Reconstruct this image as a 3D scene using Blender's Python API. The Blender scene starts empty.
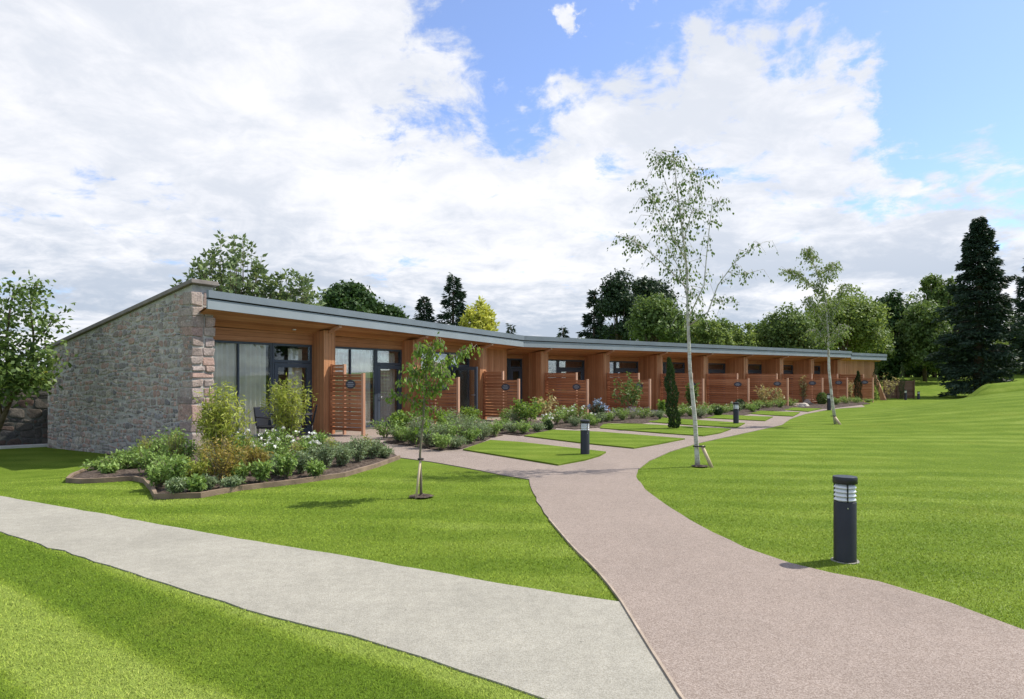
import bpy, math, random
import numpy as np
from mathutils import Vector, Matrix
from mathutils.geometry import delaunay_2d_cdt
random.seed(7); RNG = np.random.default_rng(11)
R = math.radians
scene = bpy.context.scene
COL = scene.collection

# ------------------------------------------------------------------ camera
EYE = 1.65; F = 682.67; HZ = 378.0; CX = 512.0
cam_d = bpy.data.cameras.new('camera'); cam = bpy.data.objects.new('camera', cam_d); COL.objects.link(cam)
cam.location = (0, 0, EYE); cam.rotation_euler = (R(90), 0, 0)
cam_d.sensor_width = 36; cam_d.lens = 24; cam_d.shift_y = (HZ - 349.5) / 1024
cam_d.clip_start = 0.1; cam_d.clip_end = 2000
scene.camera = cam

# ------------------------------------------------------------------ light
SUN_TO = Vector((0.92, 0.34, 0)).normalized() * math.cos(R(51)) + Vector((0, 0, math.sin(R(51))))
sun_d = bpy.data.lights.new('sun', 'SUN'); sun = bpy.data.objects.new('sun', sun_d); COL.objects.link(sun)
sun_d.energy = 4.2; sun_d.angle = R(0.6); sun_d.color = (1.0, 0.95, 0.87)
sun.rotation_euler = SUN_TO.to_track_quat('Z', 'Y').to_euler()
scene.view_settings.view_transform = 'Standard'; scene.view_settings.look = 'None'
scene.view_settings.exposure = 0.50; scene.view_settings.gamma = 1
scene.view_settings.use_curve_mapping = False
try:
    scene.cycles.use_denoising = True
    scene.cycles.max_bounces = 8; scene.cycles.transparent_max_bounces = 12
    scene.cycles.caustics_reflective = False; scene.cycles.caustics_refractive = False
except Exception: pass


class NT:
    def __init__(s, tree): s.t = tree; s.n = tree.nodes; s.l = tree.links
    def new(s, typ, **kw):
        nd = s.n.new(typ)
        for k, v in kw.items(): setattr(nd, k, v)
        return nd
    def put(s, sock, v):
        if isinstance(v, bpy.types.NodeSocket): s.l.new(v, sock)
        elif v is not None:
            if sock.type == 'RGBA' and len(v) == 3: v = (*v, 1)
            sock.default_value = v
    def math(s, op, a, b=None, c=None, clamp=False):
        nd = s.new('ShaderNodeMath', operation=op); nd.use_clamp = clamp
        s.put(nd.inputs[0], a)
        if b is not None: s.put(nd.inputs[1], b)
        if c is not None: s.put(nd.inputs[2], c)
        return nd.outputs[0]
    def vmath(s, op, a, b=None):
        nd = s.new('ShaderNodeVectorMath', operation=op)
        s.put(nd.inputs[0], a)
        if b is not None: s.put(nd.inputs[1], b)
        return nd.outputs['Value'] if op in ('DOT_PRODUCT', 'LENGTH', 'DISTANCE') else nd.outputs[0]
    def mix(s, f, a, b, blend='MIX'):
        nd = s.new('ShaderNodeMix', data_type='RGBA', blend_type=blend)
        s.put(nd.inputs[0], f); s.put(nd.inputs[6], a); s.put(nd.inputs[7], b)
        return nd.outputs[2]
    def noise(s, vec, scale, detail=3, rough=0.55, dist=0.0, col=False):
        nd = s.new('ShaderNodeTexNoise'); s.put(nd.inputs['Vector'], vec)
        nd.inputs['Scale'].default_value = scale; nd.inputs['Detail'].default_value = detail
        nd.inputs['Roughness'].default_value = rough; nd.inputs['Distortion'].default_value = dist
        return nd.outputs['Color' if col else 'Fac']
    def ramp(s, f, stops):
        nd = s.new('ShaderNodeValToRGB'); e = nd.color_ramp.elements
        while len(e) < len(stops): e.new(0.5)
        for k, (p, c) in zip(e, stops):
            k.position = p
            k.color = (c, c, c, 1) if isinstance(c, (int, float)) else (*c, 1)
        s.put(nd.inputs[0], f)
        return nd.outputs[0]
    def mrange(s, v, a, b, c=0.0, d=1.0, smooth=True):
        nd = s.new('ShaderNodeMapRange'); nd.interpolation_type = 'SMOOTHSTEP' if smooth else 'LINEAR'
        s.put(nd.inputs[0], v)
        for i, q in enumerate((a, b, c, d)): nd.inputs[i + 1].default_value = q
        return nd.outputs[0]
    def bump(s, h, strength=0.5, dist=0.02):
        nd = s.new('ShaderNodeBump'); nd.inputs['Strength'].default_value = strength
        nd.inputs['Distance'].default_value = dist; s.put(nd.inputs['Height'], h)
        return nd.outputs[0]


# world: physical sky plus cloud cover by direction
world = bpy.data.worlds.new("World"); scene.world = world; world.use_nodes = True
w = NT(world.node_tree); w.n.clear()
sky = w.new('ShaderNodeTexSky', sky_type='NISHITA'); sky.sun_disc = False
sky.sun_elevation = R(51); sky.sun_rotation = math.atan2(SUN_TO.x, SUN_TO.y)
sky.air_density = 1.0; sky.dust_density = 0.6; sky.ozone_density = 2.0
tc = w.new('ShaderNodeTexCoord'); D = tc.outputs['Generated']
sep = w.new('ShaderNodeSeparateXYZ'); w.put(sep.inputs[0], D)
den = w.math('ADD', w.math('MAXIMUM', sep.outputs[2], 0.0), 0.22)
cmb = w.new('ShaderNodeCombineXYZ')
w.put(cmb.inputs[0], w.math('DIVIDE', sep.outputs[0], den)); w.put(cmb.inputs[1], w.math('DIVIDE', sep.outputs[1], den))
cmb.inputs[2].default_value = 3.7
Pc = cmb.outputs[0]
def pdir(x, y): return Vector(((x - CX) / F, 1, (HZ - y) / F)).normalized()
wv = w.vmath('SUBTRACT', w.noise(D, 5.5, 8, .62, 0.0, True), (.5, .5, .5)); wv = w.vmath('SCALE', wv); wv.node.inputs['Scale'].default_value = .34
DW = w.vmath('ADD', D, wv)
wv2 = w.vmath('SUBTRACT', w.noise(D, 22, 6, .65, 0.0, True), (.5, .5, .5)); wv2 = w.vmath('SCALE', wv2); wv2.node.inputs['Scale'].default_value = .06
DW = w.vmath('ADD', DW, wv2)
cover = w.math('MULTIPLY_ADD', w.noise(Pc, 3.4, 11, 0.64, 0.3), 3.0, -0.88)
# broad openings (blue) and banks (white) in the cover, by compass direction
for x, y, rad, wt in [(1080, -60, .56, -1.0), (930, 120, .20, -.50), (650, -10, .34, -.72), (440, 60, .26, -.75), (565, 20, .05, .8), (640, 20, .05, .6), (510, 84, .04, .5), (560, 120, .10, .4), (560, 80, .14, -.45), (200, -160, .55, .5),
                      (765, 60, .17, .95), (840, 120, .12, .65), (690, 90, .08, .30), (565, 30, .07, .45), (60, 150, .70, .55),
                      (600, 290, .62, .75), (680, 75, .07, -.3), (1020, 300, .40, 1.0), (900, 200, .16, .3), (1000, 120, .08, .3), (240, 30, .36, .45), (1200, 200, .35, -.5)]:
    dist = w.vmath('DISTANCE', DW, tuple(pdir(x, y)))
    cover = w.math('ADD', cover, w.mrange(dist, rad, rad * 0.10, 0.0, wt))
cover = w.math('ADD', cover, w.math('MULTIPLY', w.math('SUBTRACT', w.noise(Pc, 9.0, 9, .62, .6), .5), 1.7))
cmask = w.mrange(cover, 0.30, 0.98)
shade = w.noise(Pc, 1.5, 8, 0.6, 0.5)
shade2 = w.mrange(w.math('ADD', shade, w.math('MULTIPLY', w.noise(Pc, 6.0, 8, .65, .4), .55)), 0.62, 0.95)
zlow = w.mrange(sep.outputs[2], 0.02, 0.30, 1.0, 0.12)
gfac = w.math('MULTIPLY', w.math('SUBTRACT', 1.0, shade2), w.math('MULTIPLY_ADD', zlow, .66, .42), clamp=True)
ccol = w.mix(gfac, (0.97, 0.97, 1.0), (0.50, 0.57, 0.68))
ccol = w.vmath('SCALE', ccol); ccol.node.inputs['Scale'].default_value = 7.65
skyb = w.mix(1.0, sky.outputs[0], (1.02, 1.17, 1.50), 'MULTIPLY')
skyb = w.mix(0.10, skyb, (7.0, 7.4, 8.6))
fin = w.mix(w.math('MULTIPLY', cmask, 0.97), skyb, ccol)
bg = w.new('ShaderNodeBackground'); w.put(bg.inputs[0], fin); bg.inputs[1].default_value = 0.10
wo = w.new('ShaderNodeOutputWorld'); w.l.new(bg.outputs[0], wo.inputs[0])


# ------------------------------------------------------------------ terrain height and picture-to-place helper
def sm(t):
    t = np.clip(t, 0, 1); return t * t * (3 - 2 * t)
B0 = (0.10, 28.88)
D1 = (0.5220, 0.8530); N1 = (-0.8530, 0.5220)      # along the near wing / into it
D2 = (0.7676, 0.6410); N2 = (-0.6410, 0.7676)      # along the far wing / into it
def height(X, Y):
    X = np.asarray(X, float); Y = np.asarray(Y, float)
    h = -0.36 * sm((-X - 5.5) / 5) * sm((Y - 9) / 5)
    ww = -((X - B0[0]) * N2[0] + (Y - B0[1]) * N2[1]); ss = (X - B0[0]) * D2[0] + (Y - B0[1]) * D2[1]
    h = h + 1.12 * sm((ww - 6.5) / 7.5) * sm((ss - 2) / 19)
    h = h + 1.75 * sm((Y - 56) / 24) * sm((X - 27) / 8)
    h = h + 1.22 * sm((X - .655 * Y) / 2.2) * sm((Y - 42.5) / 3.2) * sm((58 - Y) / 7)
    h = h + 1.35 * sm((X - .69 * Y) / 3) * sm((Y - 56) / 4) * sm((74 - Y) / 7)
    h = h + 2.5 * sm((Y - 95) / 60)
    return h
def W(x, y):
    """the place on the ground seen at picture point (x, y)"""
    Y = EYE * F / (y - HZ)
    for _ in range(14):
        X = (x - CX) / F * Y
        Y = 0.5 * Y + 0.5 * F * (EYE - float(height(X, Y))) / (y - HZ)
    X = (x - CX) / F * Y
    return (X, Y, float(height(X, Y)))
def at(x, y, Y): return Vector(((x - CX) / F * Y, Y, EYE + (HZ - y) * Y / F))

# ------------------------------------------------------------------ materials
def mat(name, rough=0.8, spec=0.3):
    m = bpy.data.materials.new(name); m.use_nodes = True
    t = NT(m.node_tree); b = t.n['Principled BSDF']
    b.inputs['Roughness'].default_value = rough; b.inputs['Specular IOR Level'].default_value = spec
    return m, t, b
def pos(t): return t.new('ShaderNodeNewGeometry').outputs['Position']
def flat(name, c, rough=0.7, var=0.12, scale=6, spec=0.3, metal=0.0, bump=0.15):
    m, t, b = mat(name, rough, spec)
    n = t.noise(pos(t), scale, 5)
    c2 = tuple(min(1, v * (1 + var)) for v in c); c1 = tuple(v * (1 - var) for v in c)
    t.put(b.inputs['Base Color'], t.ramp(n, [(0.3, c1), (0.7, c2)]))
    b.inputs['Metallic'].default_value = metal
    if bump: t.put(b.inputs['Normal'], t.bump(t.noise(pos(t), scale * 12, 3), bump, 0.01))
    return m

def grass_nodes(t):
    P = pos(t); s = t.new('ShaderNodeSeparateXYZ'); t.put(s.inputs[0], P)
    # mown bands: the lawn below the pale path is cut along it, the others across
    below = t.math('LESS_THAN', t.math('ADD', t.math('MULTIPLY', s.outputs[0], .53), t.math('MULTIPLY', s.outputs[1], .85)), 3.75)
    left = t.math('LESS_THAN', s.outputs[0], 1.3)
    sel = t.math('MULTIPLY', below, left)
    warp = t.math('MULTIPLY', t.math('SUBTRACT', t.noise(P, .6, 3), .5), 1.1)
    ca = t.math('MULTIPLY', t.math('ADD', t.math('ADD', t.math('MULTIPLY', s.outputs[0], .588), t.math('MULTIPLY', s.outputs[1], .809)), t.math('MULTIPLY', warp, .35)), 2 * math.pi / 1.35)
    cb = t.math('MULTIPLY', t.math('ADD', t.math('ADD', t.math('MULTIPLY', s.outputs[0], .10), s.outputs[1]), warp), 2 * math.pi / 1.05)
    sa = t.mrange(t.math('SINE', ca), -.5, .5); sb = t.mrange(t.math('SINE', cb), -.6, .6)
    st = t.new('ShaderNodeMix', data_type='FLOAT'); t.put(st.inputs[0], sel); t.put(st.inputs[2], t.math('MULTIPLY_ADD', t.math('MULTIPLY', sb, t.mrange(t.noise(P, .25, 2), .3, .7, .2, .9)), .60, .20)); t.put(st.inputs[3], t.math('MULTIPLY_ADD', sa, 1.15, -.08))
    patch = t.noise(P, .9, 4); fine = t.noise(P, 14, 4, .6)
    f = t.math('ADD', t.math('MULTIPLY', st.outputs[0], .70), t.math('ADD', t.math('MULTIPLY', t.math('SUBTRACT', patch, .5), .9), t.math('MULTIPLY', t.math('SUBTRACT', fine, .5), .5)))
    return P, t.math('ADD', f, .10, clamp=True)
def make_grass():
    m, t, b = mat('mown_grass', 0.95, 0.04)
    P, f = grass_nodes(t)
    c = t.ramp(f, [(0.0, (.090, .152, .015)), (0.5, (.146, .214, .028)), (1.0, (.225, .298, .062))])
    c = t.mix(t.mrange(t.noise(P, .55, 5, .65), .52, .78, 0, .38), c, (.20, .225, .035))
    g = t.noise(P, 90, 3, .6)
    c = t.mix(1, c, t.ramp(g, [(0.25, (.62, .64, .5)), (.75, (1.28, 1.22, 1.3))]), 'MULTIPLY')
    t.put(b.inputs['Base Color'], c)
    t.put(b.inputs['Normal'], t.bump(t.math('ADD', g, t.noise(P, 25, 3)), .55, .03))
    return m
def make_blade():
    m, t, b = mat('grass_blade', 0.6, 0.2)
    P, f = grass_nodes(t)
    r = t.new('ShaderNodeNewGeometry').outputs['Random Per Island']
    c = t.ramp(f, [(0.0, (.150, .245, .016)), (0.5, (.260, .370, .036)), (1.0, (.390, .490, .095))])
    c = t.mix(t.mrange(t.noise(P, .55, 5, .65), .52, .78, 0, .38), c, (.27, .30, .05))
    c = t.mix(1, c, t.ramp(r, [(0.0, (.78, .80, .7)), (.85, (1.2, 1.17, 1.1)), (1.0, (1.6, 1.35, 1.9))]), 'MULTIPLY')
    t.put(b.inputs['Base Color'], c)
    tr = t.new('ShaderNodeBsdfTranslucent'); t.put(tr.inputs[0], c)
    # blades bend over: shade them mostly by the turf's upward direction
    up = t.vmath('NORMALIZE', t.vmath('ADD', t.vmath('SCALE', t.new('ShaderNodeNewGeometry').outputs['Normal']), (0, 0, 1.0)))
    [n_ for n_ in t.n if n_.type == 'VECT_MATH' and n_.operation == 'SCALE'][-1].inputs['Scale'].default_value = .45
    t.put(b.inputs['Normal'], up)
    mx = t.new('ShaderNodeMixShader'); mx.inputs[0].default_value = .25
    t.l.new(b.outputs[0], mx.inputs[1]); t.l.new(tr.outputs[0], mx.inputs[2])
    t.l.new(mx.outputs[0], t.n['Material Output'].inputs[0])
    return m
def leafmat(name, dark, mid, light, trans=.3, rough=.55):
    m, t, b = mat(name, rough, .25)
    g = t.new('ShaderNodeNewGeometry')
    f = t.math('ADD', t.math('MULTIPLY', g.outputs['Random Per Island'], .6), t.math('MULTIPLY', t.noise(g.outputs['Position'], .8, 3), .5))
    c = t.ramp(f, [(.15, dark), (.5, mid), (.9, light)])
    t.put(b.inputs['Base Color'], c)
    tr = t.new('ShaderNodeBsdfTranslucent'); t.put(tr.inputs[0], t.mix(.5, c, (light[0] * 1.1, light[1] * 1.1, light[2] * .6)))
    mx = t.new('ShaderNodeMixShader'); mx.inputs[0].default_value = trans
    t.l.new(b.outputs[0], mx.inputs[1]); t.l.new(tr.outputs[0], mx.inputs[2])
    t.l.new(mx.outputs[0], t.n['Material Output'].inputs[0])
    return m
def gravel(name, base, lo, hi, size, blot):
    m, t, b = mat(name, .95, .15)
    P = pos(t)
    v = t.new('ShaderNodeTexVoronoi'); t.put(v.inputs['Vector'], P); v.inputs['Scale'].default_value = size
    sc = t.new('ShaderNodeSeparateColor'); t.put(sc.inputs[0], v.outputs['Color'])
    c = t.ramp(sc.outputs[0], [(0, lo), (.45, base), (1, hi)])
    big = t.noise(P, 1.1, 5, .6); mid = t.noise(P, 9, 4, .65)
    c = t.mix(1, c, t.ramp(big, [(.3, (1 - blot,) * 3), (.7, (1 + blot,) * 3)]), 'MULTIPLY')
    c = t.mix(1, c, t.ramp(mid, [(.3, (1 - blot,) * 3), (.7, (1 + blot,) * 3)]), 'MULTIPLY')
    stain = t.mrange(t.noise(P, .45, 6, .68, .8), .50, .74); c = t.mix(t.math('MULTIPLY', stain, .30), c, tuple(v * .62 for v in base))
    sv = t.new('ShaderNodeTexVoronoi'); t.put(sv.inputs['Vector'], P); sv.inputs['Scale'].default_value = 2.6
    spot = t.math('MULTIPLY', t.math('LESS_THAN', sv.outputs['Distance'], .022), .7); c = t.mix(spot, c, (.07, .06, .045))
    t.put(b.inputs['Base Color'], c)
    t.put(b.inputs['Normal'], t.bump(t.math('ADD', sc.outputs[1], t.noise(P, size * .5, 3)), .5, .006))
    return m
def wood(name, a, bcol, c, board=.14, rough=.6, gap=True, tone=.32):
    """UV in metres: u across the boards, v along the grain"""
    m, t, b = mat(name, rough, .25)
    uv = t.new('ShaderNodeUVMap').outputs[0]
    s = t.new('ShaderNodeSeparateXYZ'); t.put(s.inputs[0], uv)
    q = t.math('DIVIDE', s.outputs[0], board)
    idx = t.math('FLOOR', q); fr = t.math('FRACT', q)
    wn = t.new('ShaderNodeTexWhiteNoise', noise_dimensions='1D'); t.put(wn.inputs['W'], idx)
    cv = t.new('ShaderNodeCombineXYZ'); t.put(cv.inputs[0], t.math('MULTIPLY', s.outputs[0], 30)); t.put(cv.inputs[1], t.math('MULTIPLY', s.outputs[1], 1.6)); t.put(cv.inputs[2], t.math('MULTIPLY', idx, 3.3))
    gr = t.noise(cv.outputs[0], 1.0, 5, .6, .6)
    P = pos(t)
    f = t.math('ADD', t.math('MULTIPLY', wn.outputs[0], .42), t.math('MULTIPLY_ADD', gr, .75, t.math('MULTIPLY', t.math('SUBTRACT', t.noise(P, 1.3, 3), .5), .35)))
    f = t.math('SUBTRACT', f, .1)
    col = t.ramp(f, [(.15, a), (.5, bcol), (.85, c)])
    edge = t.math('MINIMUM', fr, t.math('SUBTRACT', 1.0, fr))
    line = t.mrange(edge, .0, .06)
    if gap: col = t.mix(1, col, t.ramp(line, [(0, (tone,) * 3), (1, (1, 1, 1))]), 'MULTIPLY')
    t.put(b.inputs['Base Color'], col)
    t.put(b.inputs['Normal'], t.bump(t.math('ADD', line, t.math('MULTIPLY', gr, .25)) if gap else gr, .5, .008))
    return m
def make_stone(name, sx, sz, tone=1.0, bumpd=.045):
    m, t, b = mat(name, .92, .2)
    P = pos(t)
    mp = t.new('ShaderNodeMapping'); t.put(mp.inputs[0], P); mp.inputs['Scale'].default_value = (sx, sx, sz)
    wv = t.new('ShaderNodeVectorMath', operation='ADD'); t.put(wv.inputs[0], mp.outputs[0])
    nv = t.noise(P, 3.2, 3, .6, 0, True); sv = t.vmath('SCALE', t.vmath('SUBTRACT', nv, (.5, .5, .5))); sv.node.inputs['Scale'].default_value = .9
    t.put(wv.inputs[1], sv)
    v = t.new('ShaderNodeTexVoronoi'); t.put(v.inputs['Vector'], wv.outputs[0]); v.inputs['Scale'].default_value = 1; v.inputs['Randomness'].default_value = .85
    e = t.new('ShaderNodeTexVoronoi', feature='DISTANCE_TO_EDGE'); t.put(e.inputs['Vector'], wv.outputs[0]); e.inputs['Scale'].default_value = 1; e.inputs['Randomness'].default_value = .85
    sc = t.new('ShaderNodeSeparateColor'); t.put(sc.inputs[0], v.outputs['Color'])
    c = t.ramp(sc.outputs[0], [(0, (.13, .125, .12)), (.18, (.25, .235, .22)), (.36, (.38, .34, .29)), (.5, (.24, .20, .18)), (.64, (.42, .26, .21)), (.80, (.50, .42, .34)), (1, (.17, .17, .19))])
    n = t.noise(P, 30, 5, .65); n2 = t.noise(P, 7, 4, .6)
    c = t.mix(1, c, t.ramp(n, [(.25, (.55,) * 3), (.75, (1.45,) * 3)]), 'MULTIPLY')
    c = t.mix(1, c, t.ramp(n2, [(.3, (.75,) * 3), (.7, (1.25,) * 3)]), 'MULTIPLY')
    big = t.noise(P, .5, 3)
    c = t.mix(1, c, t.ramp(big, [(.3, (.85, .86, .88)), (.7, (1.12, 1.1, 1.08))]), 'MULTIPLY')
    mort = t.mrange(t.math('ADD', e.outputs['Distance'], t.math('MULTIPLY', t.math('SUBTRACT', n, .5), .10)), .03, .14)
    mc = t.ramp(n, [(.3, (.23, .218, .20)), (.7, (.38, .36, .33))])
    t.put(b.inputs['Base Color'], t.mix(1, t.mix(mort, mc, c), (tone, tone, tone), 'MULTIPLY'))
    hh = t.math('ADD', t.mrange(e.outputs['Distance'], .0, .30), t.math('ADD', t.math('MULTIPLY', sc.outputs[1], .5), t.math('MULTIPLY', n, .35)))
    t.put(b.inputs['Normal'], t.bump(hh, .9, bumpd))
    return m
def make_quoin():
    m, t, b = mat('dressed_stone', .9, .2)
    P = pos(t); g = t.new('ShaderNodeNewGeometry')
    c = t.ramp(g.outputs['Random Per Island'], [(0, (.38, .25, .21)), (.35, (.36, .32, .285)), (.6, (.42, .31, .265)), (.85, (.45, .41, .36)), (1, (.32, .31, .30))])
    n = t.noise(P, 22, 6, .7); c = t.mix(1, c, t.ramp(n, [(.3, (.5,) * 3), (.7, (1.5,) * 3)]), 'MULTIPLY')
    t.put(b.inputs['Base Color'], c); t.put(b.inputs['Normal'], t.bump(t.math('ADD', n, t.noise(P, 6, 3)), 1.0, .05))
    return m
def make_birchbark():
    m, t, b = mat('birch_bark', .7, .3)
    P = pos(t); mp = t.new('ShaderNodeMapping'); t.put(mp.inputs[0], P); mp.inputs['Scale'].default_value = (5, 5, 15)
    n = t.noise(mp.outputs[0], 1, 6, .72, 1.2); n2 = t.noise(P, 4, 3)
    c = t.ramp(n, [(.33, (.06, .05, .045)), (.38, (.42, .38, .33)), (.6, (.62, .60, .55)), (.8, (.5, .44, .36))])
    c = t.mix(t.mrange(n2, .55, .75), c, (.25, .19, .14))
    t.put(b.inputs['Base Color'], c); return m
def make_glass():
    m, t, b = mat('window_glass', .02, .5)
    gl = t.new('ShaderNodeBsdfGlossy'); gl.inputs['Roughness'].default_value = .015; gl.inputs[0].default_value = (.92, .96, 1, 1)
    tp = t.new('ShaderNodeBsdfTransparent'); tp.inputs[0].default_value = (.93, .95, .94, 1)
    fr = t.new('ShaderNodeFresnel'); fr.inputs[0].default_value = 1.5
    f = t.math('ADD', t.math('MULTIPLY', fr.outputs[0], .5), .0, clamp=True)
    mx = t.new('ShaderNodeMixShader'); t.put(mx.inputs[0], f)
    t.l.new(tp.outputs[0], mx.inputs[1]); t.l.new(gl.outputs[0], mx.inputs[2]); t.l.new(mx.outputs[0], t.n['Material Output'].inputs[0])
    return m
def make_soil():
    m, t, b = mat('mulch', .95, .1); P = pos(t)
    v = t.new('ShaderNodeTexVoronoi'); t.put(v.inputs['Vector'], P); v.inputs['Scale'].default_value = 28
    sc = t.new('ShaderNodeSeparateColor'); t.put(sc.inputs[0], v.outputs['Color'])
    c = t.ramp(t.math('MULTIPLY_ADD', t.noise(P, 12, 4, .6), .5, t.math('MULTIPLY', sc.outputs[0], .5)), [(.2, (.035, .025, .02)), (.6, (.10, .075, .058)), (.9, (.21, .17, .135))])
    t.put(b.inputs['Base Color'], c); t.put(b.inputs['Normal'], t.bump(sc.outputs[1], .9, .03)); return m

M = {}
M['grass'] = make_grass(); M['blade'] = make_blade()
M['pink'] = gravel('pink_gravel', (.268, .216, .178), (.188, .145, .117), (.368, .308, .264), 170, .06)
M['beige'] = gravel('pale_gravel', (.320, .302, .248), (.255, .238, .19), (.39, .37, .31), 170, .09)
M['soil'] = make_soil()
M['cedar'] = wood('cedar_boards', (.34, .145, .062), (.48, .225, .102), (.60, .315, .160), .12)
M['soffit'] = wood('soffit_boards', (.38, .165, .068), (.54, .26, .12), (.66, .37, .19), .14, tone=.5)
M['slat'] = wood('screen_boards', (.29, .105, .046), (.48, .205, .096), (.64, .32, .168), .115)
M['wallwood'] = wood('fence_boards', (.10, .055, .035), (.17, .095, .06), (.24, .145, .10), .13)
M['postwood'] = wood('screen_posts', (.44, .22, .13), (.58, .33, .21), (.70, .46, .32), .3, gap=False)
M['stake'] = wood('stake_wood', (.40, .30, .18), (.52, .41, .26), (.62, .52, .36), .3, gap=False)
M['strip'] = flat('strip_timber', (.36, .29, .22), .85, .3, 5)
M['pad'] = flat('pad_concrete', (.26, .25, .21), .9, .2, 8)
M['edging'] = flat('edging_timber', (.215, .155, .105), .85, .35, 4, bump=.5)
M['kerb'] = flat('kerb_stone', (.55, .53, .48), .85, .12, 3)
M['stone'] = make_stone('rubble_stone', 5.4, 8.0)
def make_rubble(name, dark=1.0, pinkish=0.0):
    m, t, b = mat(name, .92, .15); P = pos(t); g = t.new('ShaderNodeNewGeometry').outputs['Random Per Island']
    c = t.ramp(g, [(0, (.15, .145, .145)), (.14, (.27, .245, .22)), (.28, (.36, .325, .28)), (.42, (.22, .195, .18)), (.55, (.40, .27, .22)), (.66, (.32, .215, .18)), (.78, (.42, .37, .31)), (.9, (.24, .235, .24)), (1, (.50, .44, .37))])
    if pinkish: c = t.mix(pinkish, c, (.42, .29, .245))
    n = t.noise(P, 26, 6, .68); n2 = t.noise(P, 6, 4, .6)
    c = t.mix(1, c, t.ramp(n, [(.28, (.55,) * 3), (.72, (1.45,) * 3)]), 'MULTIPLY'); c = t.mix(1, c, t.ramp(n2, [(.3, (.78, .77, .76)), (.7, (1.22, 1.2, 1.18))]), 'MULTIPLY')
    lich = t.mrange(t.noise(P, 11, 4, .7), .60, .70, 0, .5); c = t.mix(lich, c, (.42, .42, .38)); c = t.mix(.10, c, (.30, .275, .25))
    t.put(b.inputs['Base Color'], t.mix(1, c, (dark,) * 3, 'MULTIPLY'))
    t.put(b.inputs['Normal'], t.bump(t.math('ADD', n, n2), .8, .02)); return m
M['rubble'] = make_rubble('rubble_block', 1.18); M['rubble_shaded'] = make_rubble('shade_tinted_rubble', .30)  # second copy, for the boundary wall: tree shade darkened into the stone colour
M['quoin'] = make_rubble('dressed_stone', 1.05, .35); M['mortar'] = flat('lime_mortar', (.43, .41, .37), .95, .2, 7, bump=.6); M['mortar_shaded'] = flat('shade_tinted_mortar', (.09, .09, .08), .95, .2, 7, bump=.6)  # last mortar, for the boundary wall, carries the tree shade in its colour
M['wallstone'] = make_stone('shade_tinted_stone', 4.0, 6.0, .38)  # lowered tone paints tree shade into the boundary wall stone

M['coping'] = flat('coping_stone', (.235, .205, .185), .85, .2, 4, bump=.4)
M['zinc_lo'] = flat('zinc_fascia', (.285, .325, .345), .5, .07, 1.2, .3, .1, .05)
M['zinc_hi'] = flat('zinc_gutter', (.185, .220, .245), .5, .10, 1.5, .3, .1, .05)
M['roof'] = flat('roof_sheet', (.20, .23, .25), .5, .1, 1)
M['frame'] = flat('window_frame_paint', (.060, .075, .095), .45, .06, 3, bump=0)
M['glass'] = make_glass()
M['render'] = flat('inner_wall', (.16, .145, .12), .9, .08, 1)
M['curtain'] = flat('curtain_cloth', (.78, .73, .64), .9, .12, 2)
M['metal'] = flat('steel', (.55, .56, .58), .3, .03, 3, .5, .9, 0)
M['black'] = flat('black_paint', (.013, .013, .015), .45, .1, 3, bump=0)
M['bollard'] = flat('bollard_paint', (.017, .019, .022), .42, .15, 8, .4, 0, .03)
M['capmat'] = flat('bollard_cap_paint', (.022, .025, .028), .4, .1, 8, .4)
M['louvre'] = flat('louvre_paint', (.74, .77, .77), .35, .06, 9)
M['plaque'] = flat('plaque_slate', (.085, .09, .105), .5, .2, 30)
M['plaquetext'] = flat('plaque_lettering', (.42, .45, .50), .5, .05, 9)
M['rubber'] = flat('rubber', (.02, .02, .02), .8, .1, 9)
M['bark'] = flat('bark', (.12, .09, .065), .95, .35, 5, bump=.8)
M['barkg'] = flat('young_bark', (.20, .17, .12), .8, .25, 9, bump=.4)
M['birch'] = make_birchbark()
M['boulder'] = flat('boulder_stone', (.42, .37, .31), .9, .2, 3, bump=.7)
M['rock_white'] = flat('petal_white', (.80, .80, .74), .6, .03, 9, bump=0)
L = {}
L['birch'] = leafmat('birch_leaf', (0.047, 0.094, 0.024), (0.088, 0.153, 0.038), (0.189, 0.271, 0.071))
L['sapling'] = leafmat('sapling_leaf', (0.059, 0.130, 0.021), (0.124, 0.224, 0.035), (0.307, 0.425, 0.083), .38)
L['airy'] = leafmat('airy_leaf', (0.071, 0.112, 0.045), (0.124, 0.183, 0.071), (0.271, 0.342, 0.153))
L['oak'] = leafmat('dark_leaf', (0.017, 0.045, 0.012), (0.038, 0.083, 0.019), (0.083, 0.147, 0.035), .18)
L['mid'] = leafmat('mid_leaf', (0.045, 0.087, 0.021), (0.100, 0.163, 0.038), (0.212, 0.289, 0.083), .28)
L['lime'] = leafmat('fresh_leaf', (.075, .125, .022), (.150, .220, .048), (.30, .38, .11), .34)
L['gold'] = leafmat('golden_leaf', (.24, .27, .03), (.48, .50, .06), (.72, .70, .18), .3)
L['conifer'] = leafmat('conifer_needle', (.013, .030, .016), (.027, .054, .029), (.058, .095, .050), .08)
L['pine'] = leafmat('pine_needle', (0.014, 0.035, 0.014), (0.031, 0.061, 0.024), (0.071, 0.112, 0.047), .12)
L['cypress'] = leafmat('cypress_leaf', (.014, .034, .010), (.030, .062, .018), (.07, .11, .035), .1)
L['bamboo'] = leafmat('bamboo_leaf', (0.143, 0.209, 0.022), (0.297, 0.363, 0.055), (0.528, 0.550, 0.132), .38)
L['orange'] = leafmat('autumn_leaf', (.14, .16, .03), (.30, .27, .05), (.46, .30, .09), .3)
L['green'] = leafmat('shrub_leaf', (0.078, 0.149, 0.031), (0.170, 0.276, 0.060), (0.354, 0.481, 0.142), .3)
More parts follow.
